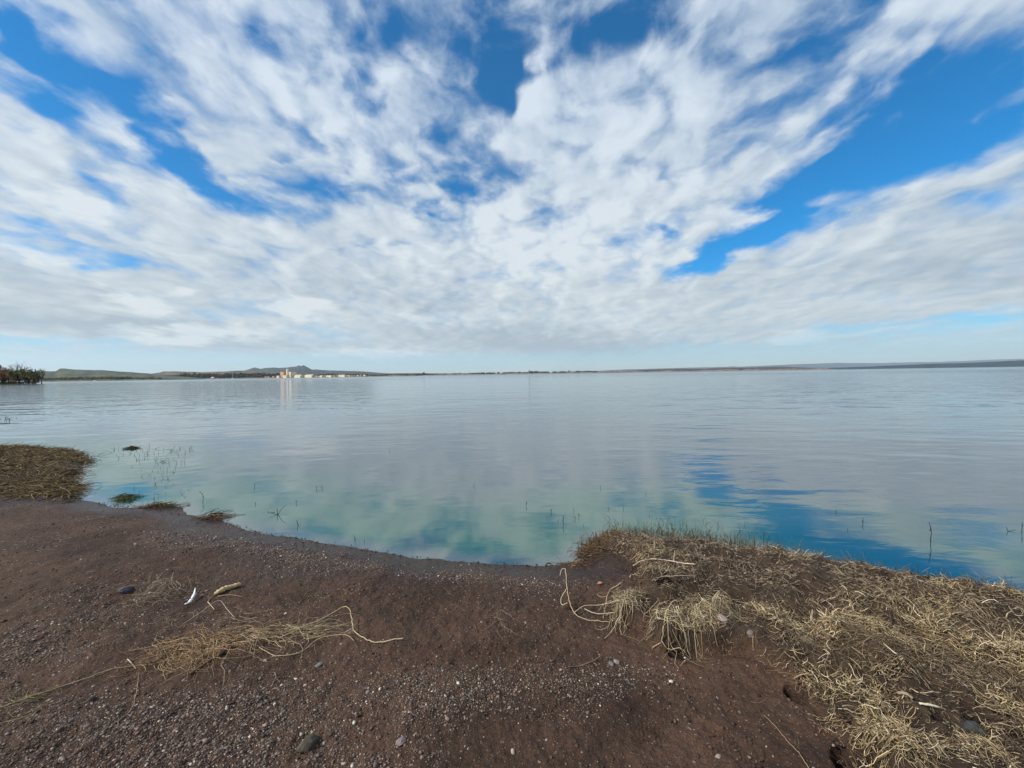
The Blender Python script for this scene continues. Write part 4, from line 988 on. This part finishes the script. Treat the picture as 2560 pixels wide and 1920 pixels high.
ridge('hills', [(80, 938), (110, 929), (141, 928), (152, 922), (165, 922), (200, 924), (260, 926), (330, 930), (380, 934), (440, 940), (520, 946)], 1500, 3000, GRN, sd=1)
ridge('hills', [(340, 947), (380, 934), (400, 931), (410, 928.5), (430, 928), (500, 929.5), (530, 929), (560, 928), (590, 927), (625, 927), (700, 932), (780, 938), (850, 944)], 2600, 4200, BRN, sd=2)
ridge('hills', [(560, 945), (600, 930), (627, 922), (638, 919.5), (651, 922), (663, 919.5), (685, 917), (702, 919), (742, 916), (749, 913), (754, 916), (759, 913.5), (765, 916.5), (781, 924.5), (789, 924), (805, 925), (852, 926), (912, 929), (969, 933), (1000, 939)], 6500, 9000, DKB, sd=3, cell=150, step=2)
ridge('hills', [(900, 942), (960, 933.5), (1030, 933), (1100, 933.5), (1200, 933.5), (1300, 933.5), (1400, 932), (1481, 929.5), (1590, 925.5), (1671, 922), (1760, 921.5), (1834, 919), (1940, 917), (2040, 920), (2140, 924)], 4200, 6500, ((.045, .045, .035), (.085, .075, .058)), sd=4, cell=140)
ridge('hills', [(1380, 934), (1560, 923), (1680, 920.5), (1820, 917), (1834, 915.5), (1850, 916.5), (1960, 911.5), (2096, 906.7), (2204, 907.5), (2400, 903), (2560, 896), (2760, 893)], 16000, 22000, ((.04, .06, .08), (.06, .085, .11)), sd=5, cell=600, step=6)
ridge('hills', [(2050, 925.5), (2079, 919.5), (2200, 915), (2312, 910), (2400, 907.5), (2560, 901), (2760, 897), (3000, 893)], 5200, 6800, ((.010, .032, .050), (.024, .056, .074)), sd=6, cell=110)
# low sandy bank where the far shore meets the water
def bank(pts, d0, depth, h, col, name='far_bank'):
    px = np.arange(pts[0], pts[1], 4.0); u = (px - 1280) / F0; V = []; 
    hs = h * (.6 + .6 * (fbm(px / 30, px * 0, 3, 7) + .5)) * np.minimum(1, np.minimum(px - px[0], px[-1] - px) / 20)
    for f, z in ((0, -.6), (.15, .35), (.5, .9), (1, 1.0), (2.4, .8)):
        dd_ = d0 + depth * f; V.append(np.stack([u * dd_, np.full_like(u, dd_), hs * z], -1))
    n = len(px); i, j = np.meshgrid(np.arange(4), np.arange(n - 1), indexing='ij')
    q = np.stack([i * n + j, i * n + j + 1, (i + 1) * n + j + 1, (i + 1) * n + j], -1).reshape(-1, 4)
    cm = np.clip(.5 + fbm(np.tile(px, 5) / 9, np.repeat(np.arange(5.), n), 4, 8), 0, 1)[:, None]
    C = np.array(col[0]) * (1 - cm) + np.array(col[1]) * cm
    tag(mesh_np(name, np.vstack(V), q, M_hill, colors=C), kind='structure')
bank((80, 420), 1400, 60, 5, ((.09, .09, .045), (.15, .13, .08)))
bank((400, 1060), 2000, 120, 6, ((.11, .09, .06), (.22, .17, .12)))
bank((1040, 1500), 3000, 200, 9, ((.16, .13, .10), (.30, .25, .20)))
bank((1480, 2090), 3600, 300, 15, ((.14, .11, .09), (.30, .23, .18)))

def leafy(cx, cy, cz, rx, ry, rz, n, s, seedc=None):
    """n small leaf faces (tilted triangles pairs) through an uneven crown volume"""
    lobes = max(5, int(n / 90)); lc = rng.normal(0, .42, (lobes, 3)); lc[:, 2] = np.abs(lc[:, 2]) * .9 - .15
    li = rng.integers(0, lobes, n); v = rng.normal(0, 1, (n, 3)); v /= np.linalg.norm(v, axis=1)[:, None]
    p = lc[li] + v * (rng.random((n, 1)) ** .45) * rng.uniform(.25, .42, lobes)[li][:, None]
    p = p * (rx, ry, rz) + (cx, cy, cz)
    a = rng.normal(0, 1, (n, 3)); a /= np.linalg.norm(a, axis=1)[:, None]; b = np.cross(a, rng.normal(0, 1, (n, 3))); b /= np.linalg.norm(b, axis=1)[:, None]
    ss_ = s * rng.uniform(.5, 1.3, (n, 1))
    V = np.stack([p - a * ss_, p + b * ss_ * .6, p + a * ss_, p - b * ss_ * .6], 1).reshape(-1, 3)
    return V, np.arange(n * 4).reshape(-1, 4), li
# woodland along the far shore (one mass each; far too many trees to count)
def wood(name, spans, label, cat='trees'):
    Vs = []; Fs = []; Cs = []; o = 0
    for (x0, x1, dist, hmin, hmax, cnt, cols, base) in spans:
        for _ in range(cnt):
            px = rng.uniform(x0, x1); dd_ = dist * rng.uniform(1.0, 1.07); q = far_pt(px, dd_, z=base)
            h = rng.uniform(hmin, hmax); n = 26; V, F_, _l = leafy(q[0], q[1], q[2] + h * .5, h * rng.uniform(.6, 1.2), h * .6, h * .75, n, h * .3)
            c = np.array(cols[rng.integers(len(cols))]) * rng.uniform(.7, 1.25)
            Vs.append(V); Fs.append(F_ + o); Cs.append(np.tile(c, (len(V), 1)) * rng.uniform(.8, 1.2, (len(V), 1))); o += len(V)
    return tag(mesh_np(name, np.vstack(Vs), np.vstack(Fs), M_leaf, smooth=False, colors=np.vstack(Cs)), label, cat, kind='stuff')
OL = [(.16, .15, .06), (.12, .12, .045), (.075, .075, .028), (.10, .095, .04), (.055, .062, .025), (.12, .10, .05)]; DG = [(.020, .032, .022), (.030, .042, .026), (.040, .050, .030)]
wood('far_scrub', [(112, 245, 1450, 5, 12, 240, OL, 1), (112, 330, 1520, 4, 9, 260, OL, 7), (230, 400, 1500, 4, 10, 240, OL + DG, 1)], 'olive scrub along the far shore below the left hill', 'scrub')
wood('far_woodland', [(330, 600, 2150, 7, 20, 420, DG, 3), (560, 720, 2200, 5, 16, 220, DG + OL[:1], 3), (455, 520, 2250, 14, 26, 60, DG, 6), (600, 620, 2250, 18, 28, 14, DG, 4), (400, 700, 2350, 7, 16, 260, DG + OL, 14), (440, 660, 2500, 7, 15, 200, DG + OL, 22), (740, 920, 2200, 6, 13, 140, DG + OL, 6)], 'dark belt of woods along the far shore left of the white tower', 'woodland')
wood('far_treeline', [(720, 1000, 2150, 3, 9, 160, DG + OL[:1], 2), (900, 1180, 3100, 6, 14, 300, DG, 3), (1180, 1490, 3150, 7, 15, 300, DG, 6), (1327, 1345, 3150, 14, 22, 14, DG, 6), (1055, 1062, 3150, 14, 22, 5, DG, 4), (1480, 2080, 4000, 5, 12, 260, [(.05, .05, .035)], 9)], 'thin dark tree line along the flat far shore', 'tree line')

# trees at the left edge, on the nearer bank
def tree(name, px, base_py, top_py, halfw_px, dist, leaf_cols, dens, leaf, label, bare=False):
    b = far_pt(px, dist, z=.4); H_ = (base_py - top_py) / F0 * dist * 1.02; Wd = halfw_px / F0 * dist
    root = empty(name, b); tag(root, label, 'tree')
    ps = []
    nl = 16 if bare else 9
    P0 = np.array([0, 0, -.6]); fork = np.array([rng.normal(0, .2), 0, H_ * .28])
    V, Fq = path_tube_w([P0, fork * .5 + rng.normal(0, .05, 3), fork], H_ * .032, H_ * .02, 7, 4, .01); ps.append((V, Fq, (.07, .055, .045)))
    for i in range(nl):
        a = i / nl * 6.283 + rng.normal(0, .3); o_ = rng.uniform(.5, .95); e_ = np.array([math.cos(a) * Wd * o_, math.sin(a) * Wd * o_ * .8, H_ * rng.uniform(.55, .97)])
        s_ = fork * rng.uniform(.6, 1); md = s_ * .45 + e_ * .55 + np.array([0, 0, -H_ * .06])
        V, Fq = path_tube_w([s_, md, e_], H_ * .014, H_ * .004, 5, 4, H_ * .004); ps.append((V, Fq, (.08, .062, .05)))
        for t_ in range(7 if bare else 3):
            f = rng.uniform(.35, 1); st = s_ * (1 - f) + e_ * f if f > .8 else md * (1 - f) + e_ * f; en = st + rng.normal(0, 1, 3) * H_ * .12 + (0, 0, H_ * .08)
            V, Fq = path_tube_w([st, (st + en) / 2 + rng.normal(0, H_ * .01, 3), en], H_ * .005, H_ * .0018, 4, 2); ps.append((V, Fq, (.10, .075, .065)))
    V, Fq, C = join(ps); mesh_np('trunk', V, Fq, M_leaf, root, colors=C)
    V, F_, li = leafy(0, 0, H_ * .36, Wd * 1.0, Wd * .8, H_ * .62, dens * (1 if bare else 3), leaf * 1.25 * dist / 260)
    lobec = np.array([np.array(leaf_cols[rng.integers(len(leaf_cols))]) * rng.uniform(.65, 1.3) for _ in range(li.max() + 1)])
    keep = V[::4, 2] > .0
    V = V.reshape(-1, 4, 3)[keep]; li = li[keep]; n = len(V)
    mesh_np('crown', V.reshape(-1, 3), np.arange(n * 4).reshape(-1, 4), M_leaf, root, smooth=False, colors=np.repeat(lobec[li] * rng.uniform(.8, 1.2, (n, 1)), 4, axis=0))
RU = [(.34, .15, .06), (.24, .12, .055), (.16, .10, .05)]; OG = [(.15, .14, .05), (.10, .10, .04), (.20, .155, .065)]
tree('bare_tree', -22, 960, 918, 24, 262, RU, 900, .42, 'rust-coloured tree cut by the left edge of the photo')
tree('bare_tree', 12, 960, 919, 22, 270, RU, 900, .38, 'rusty brown tree at the left edge, beside the tallest bare crown')
tree('bare_tree', 38, 960, 912, 20, 290, [(.05, .045, .045), (.07, .055, .05)], 420, .30, 'tallest bare grey tree rising behind the rusty one', True)
tree('bushy_tree', 47, 961, 922, 22, 266, OG + RU[2:], 1100, .40, 'broad dark green tree with a black base on the left bank')
tree('bushy_tree', 72, 960, 920, 22, 264, OG, 1200, .38, 'rounded olive green tree right of the broad dark one')
tree('bare_tree', 88, 959, 924, 12, 275, [(.06, .05, .045)], 260, .26, 'thin grey leafless tree at the right side of the olive one', True)
tree('bare_tree', 104, 958, 924, 9, 285, [(.06, .05, .05)], 90, .22, 'small bare tree standing apart at the end of the bank', True)
wood('bank_scrub', [(-60, 92, 262, .8, 2.0, 120, [(.09, .08, .035), (.05, .045, .02), (.14, .10, .05)], .2)], 'low dry scrub at the foot of the trees on the left bank', 'scrub')

# buildings on the far shore
M_white = simple_mat('white_render', (.74, .64, .47), .8, .06, .2); M_cream = simple_mat('cream_render', (.74, .66, .50), .8, .08, .2); M_orange = simple_mat('orange_render', (.58, .33, .20), .8, .12, .2)
M_roofr = simple_mat('tile_roof', (.30, .14, .09), .85, .2, .3); M_roofw = simple_mat('metal_roof', (.66, .57, .42), .5, .08, .2); M_glass = simple_mat('window_glass', (.05, .06, .07), .2, .2); M_boatw = simple_mat('boat_white', (.82, .82, .82), .4, .04)
BD = [(0, 1, 3, 2), (4, 6, 7, 5), (0, 4, 5, 1), (2, 3, 7, 6), (0, 2, 6, 4), (1, 5, 7, 3)]
def boxes_np(bs):
    V = []; Q_ = []
    for (x0, x1, y0, y1, z0, z1) in bs:
        o = len(V); V += [(x, y, z) for x in (x0, x1) for y in (y0, y1) for z in (z0, z1)]; Q_ += [tuple(o + i for i in f) for f in BD]
    return np.array(V, float), np.array(Q_)
def box(name, b, mat, parent): V, q = boxes_np([b]); return mesh_np(name, V, q, mat, parent, smooth=False)
def gable(name, x0, x1, y0, y1, z, h, mat, parent, ov=.6):
    x0 -= ov; x1 += ov; y0 -= ov; y1 += ov; ym = (y0 + y1) / 2
    V = np.array([(x0, y0, z), (x1, y0, z), (x1, y1, z), (x0, y1, z), (x0, ym, z + h), (x1, ym, z + h), (x0, y0, z - .3), (x1, y0, z - .3), (x1, y1, z - .3), (x0, y1, z - .3)])
    return mesh_np(name, V, [np.array([(0, 1, 5, 4), (2, 3, 4, 5), (6, 7, 1, 0), (8, 9, 3, 2), (9, 8, 7, 6)]), np.array([(0, 4, 3), (1, 2, 5)])], mat, parent, smooth=False)
RZ = rad(-28)                                     # the group of buildings faces the sun as in the photograph
def bld(name, px, dist, w, dpt, h, mat, roof, label, cat='building', floors=0, group=None, base=4, roofh=None, rz=None):
    o = empty(name, far_pt(px, dist, z=base), RZ if rz is None else rz); tag(o, label, cat, group)
    box('wall', (-w / 2, w / 2, -dpt / 2, dpt / 2, -6, h), mat, o)
    if roofh: gable('roof', -w / 2, w / 2, -dpt / 2, dpt / 2, h + .3, roofh, roof, o)
    else: box('roof', (-w / 2 - .5, w / 2 + .5, -dpt / 2 - .5, dpt / 2 + .5, h, h + .8), roof, o)
    for fl in range(floors):
        nw = max(2, int(w / 9))
        for i in range(nw):
            cx = -w / 2 + (i + .5) * w / nw
            box('window', (cx - 1.1, cx + 1.1, -dpt / 2 - .12, -dpt / 2 + .1, 2.2 + fl * 4.5, 4.2 + fl * 4.5), M_glass, o)
    return o
DB = 2020
s_ = DB / F0
tw = bld('tower_building', 719.5, DB, 9, 9, 41, M_white, M_white, 'tall narrow white tower standing above the far shore', 'tower', 0)
for i in range(6): box('window', (-1, 1, -4.62, -4.4, 6 + i * 6, 8 + i * 6), M_glass, tw)
box('parapet', (-3, 3, -3, 3, 41.8, 44), M_white, tw)
bld('apartment_building', 710, DB + 30, 30, 22, 24, M_orange, M_orange, 'orange block just left of the white tower', 'building', 4, base=8)
bld('apartment_building', 731, DB + 25, 38, 24, 25, M_cream, M_white, 'large cream block with flat roof just right of the white tower', 'building', 4, base=6)
bld('low_building', 716, DB - 25, 28, 18, 9, M_white, M_roofw, 'low white building at the foot of the white tower', 'building', 1)
bld('low_building', 697.5, DB - 10, 18, 14, 8, M_white, M_roofw, 'small white house at the left end of the bright buildings', 'house', 1)
bld('warehouse', 748, DB - 10, 50, 22, 7, M_white, M_roofw, 'white hall with sloping roof right of the cream block', 'warehouse', 0, roofh=4)
bld('warehouse', 775, DB - 20, 62, 24, 6, M_white, M_roofw, 'longest white shed, with a low rounded roof line, by the water', 'warehouse', 0, roofh=5)
bld('warehouse', 805, DB, 18, 14, 4.5, M_white, M_roofw, 'short white shed right of the longest one', 'warehouse', 0, roofh=2)
bld('warehouse', 824, DB, 40, 14, 4, M_white, M_roofw, 'flat white shed in the middle of the village strip', 'warehouse', 0, roofh=2)
bld('warehouse', 856, DB, 50, 14, 5, M_white, M_roofw, 'long pale shed at the right of the village strip', 'warehouse', 0, roofh=2.5)
M_pink = simple_mat('pink_render', (.5, .36, .30), .85, .1)
for i, px in enumerate((792, 799, 812, 836, 842, 869, 874, 881, 886, 895, 903, 912, 665, 672, 684)):
    m_ = (M_white, M_pink, M_cream)[i % 3]; hgt_ = rng.uniform(3, 5)
    bld('village_house', px, DB + rng.uniform(10, 60), rng.uniform(8, 15), 9, hgt_, m_, M_roofr, ('small white', 'small pinkish', 'small cream')[i % 3] + ' house with a red roof in the far village', 'house', 1, 'small houses of the far village', base=5, roofh=2)
# white tent-like dome
def dome(px, dist, r, h, label):
    o = empty('dome_tent', far_pt(px, dist, z=3), 0); tag(o, label, 'tent')
    V = []; q = []; ns = 16
    for j in range(7):
        a = j / 6 * math.pi / 2
        for i in range(ns): V.append((math.cos(i / ns * 6.283) * r * math.cos(a) + 0, math.sin(i / ns * 6.283) * r * math.cos(a), h * math.sin(a) ** .9))
    for j in range(6):
        for i in range(ns): q.append((j * ns + i, j * ns + (i + 1) % ns, (j + 1) * ns + (i + 1) % ns, (j + 1) * ns + i))
    mesh_np('canopy', np.array(V), np.array(q), M_white, o)
    box('door', (-1.5, 1.5, -r - .3, -r + .6, 0, 3), M_glass, o)
dome(532, 2040, 9, 8, 'white dome on the shore at the edge of the dark woods')
# boats
def boat(px, dist, L, label, mast=0):
    o = empty('sailing_boat' if mast else 'motor_boat', far_pt(px, dist, z=0), rad(8)); tag(o, label, 'boat')
    st = np.linspace(-.5, .5, 9); V = []
    for s__ in st:
        w = L * .16 * (1 - max(0, s__ * 2) ** 2.2) * (.8 if s__ < -.45 else 1) + .02; k = L * .03 * max(0, s__ * 2) ** 2
        V += [(s__ * L, -w, L * .12 + k), (s__ * L, -w * .7, -.1), (s__ * L, 0, -.4), (s__ * L, w * .7, -.1), (s__ * L, w, L * .12 + k)]
    q = [(i * 5 + j, i * 5 + 5 + j, i * 5 + 6 + j, i * 5 + 1 + j) for i in range(8) for j in range(4)] + [(i * 5 + 4, i * 5 + 9, i * 5 + 5, i * 5) for i in range(8)]
    mesh_np('hull', np.array(V), np.array(q), M_boatw, o, smooth=False)
    box('cabin', (-L * .25, L * .12, -L * .09, L * .09, L * .12, L * .24), M_boatw, o)
    box('window', (-L * .2, L * .08, -L * .09 - .03, L * .09 + .03, L * .165, L * .21), M_glass, o)
    if mast:
        V, Fq = path_tube_w([(0, 0, L * .1), (0, 0, mast * .5), (0, 0, mast)], .28, .16, 6, 2); mesh_np('mast', V, Fq, M_boatw, o)
        V, Fq = path_tube_w([(0, 0, L * .3), (-L * .22, 0, L * .31), (-L * .42, 0, L * .32)], .25, .2, 6, 2); mesh_np('boom', V, Fq, M_boatw, o)
boat(237, 1000, 10, 'small white boat moored off the green hillside')
boat(582, 1500, 12, 'white sailing boat with a bare mast off the woods', 28)

# ------------------------------------------------------------------ air
HAZE = True
if HAZE:
    V, q = boxes_np([(-30000, 30000, -9500, 23000, -3.0, 1200)])
    mm = bpy.data.materials.new('air'); mm.use_nodes = True; t = NT(mm.node_tree); t.n.clear()
    out = t.new('ShaderNodeOutputMaterial'); pv = t.new('ShaderNodeVolumePrincipled'); pv.inputs['Color'].default_value = (.80, .90, 1.0, 1); pv.inputs['Density'].default_value = 3.2e-5; pv.inputs['Anisotropy'].default_value = .2
    t.l.new(pv.outputs[0], out.inputs['Volume'])
    hz = mesh_np('haze', V, q, mm, smooth=False); tag(hz, kind='stuff')
    sc.cycles.volume_bounces = 0; 
sc.cycles.max_bounces = 5; sc.cycles.diffuse_bounces = 2; sc.cycles.glossy_bounces = 3; sc.cycles.caustics_reflective = False; sc.cycles.caustics_refractive = False
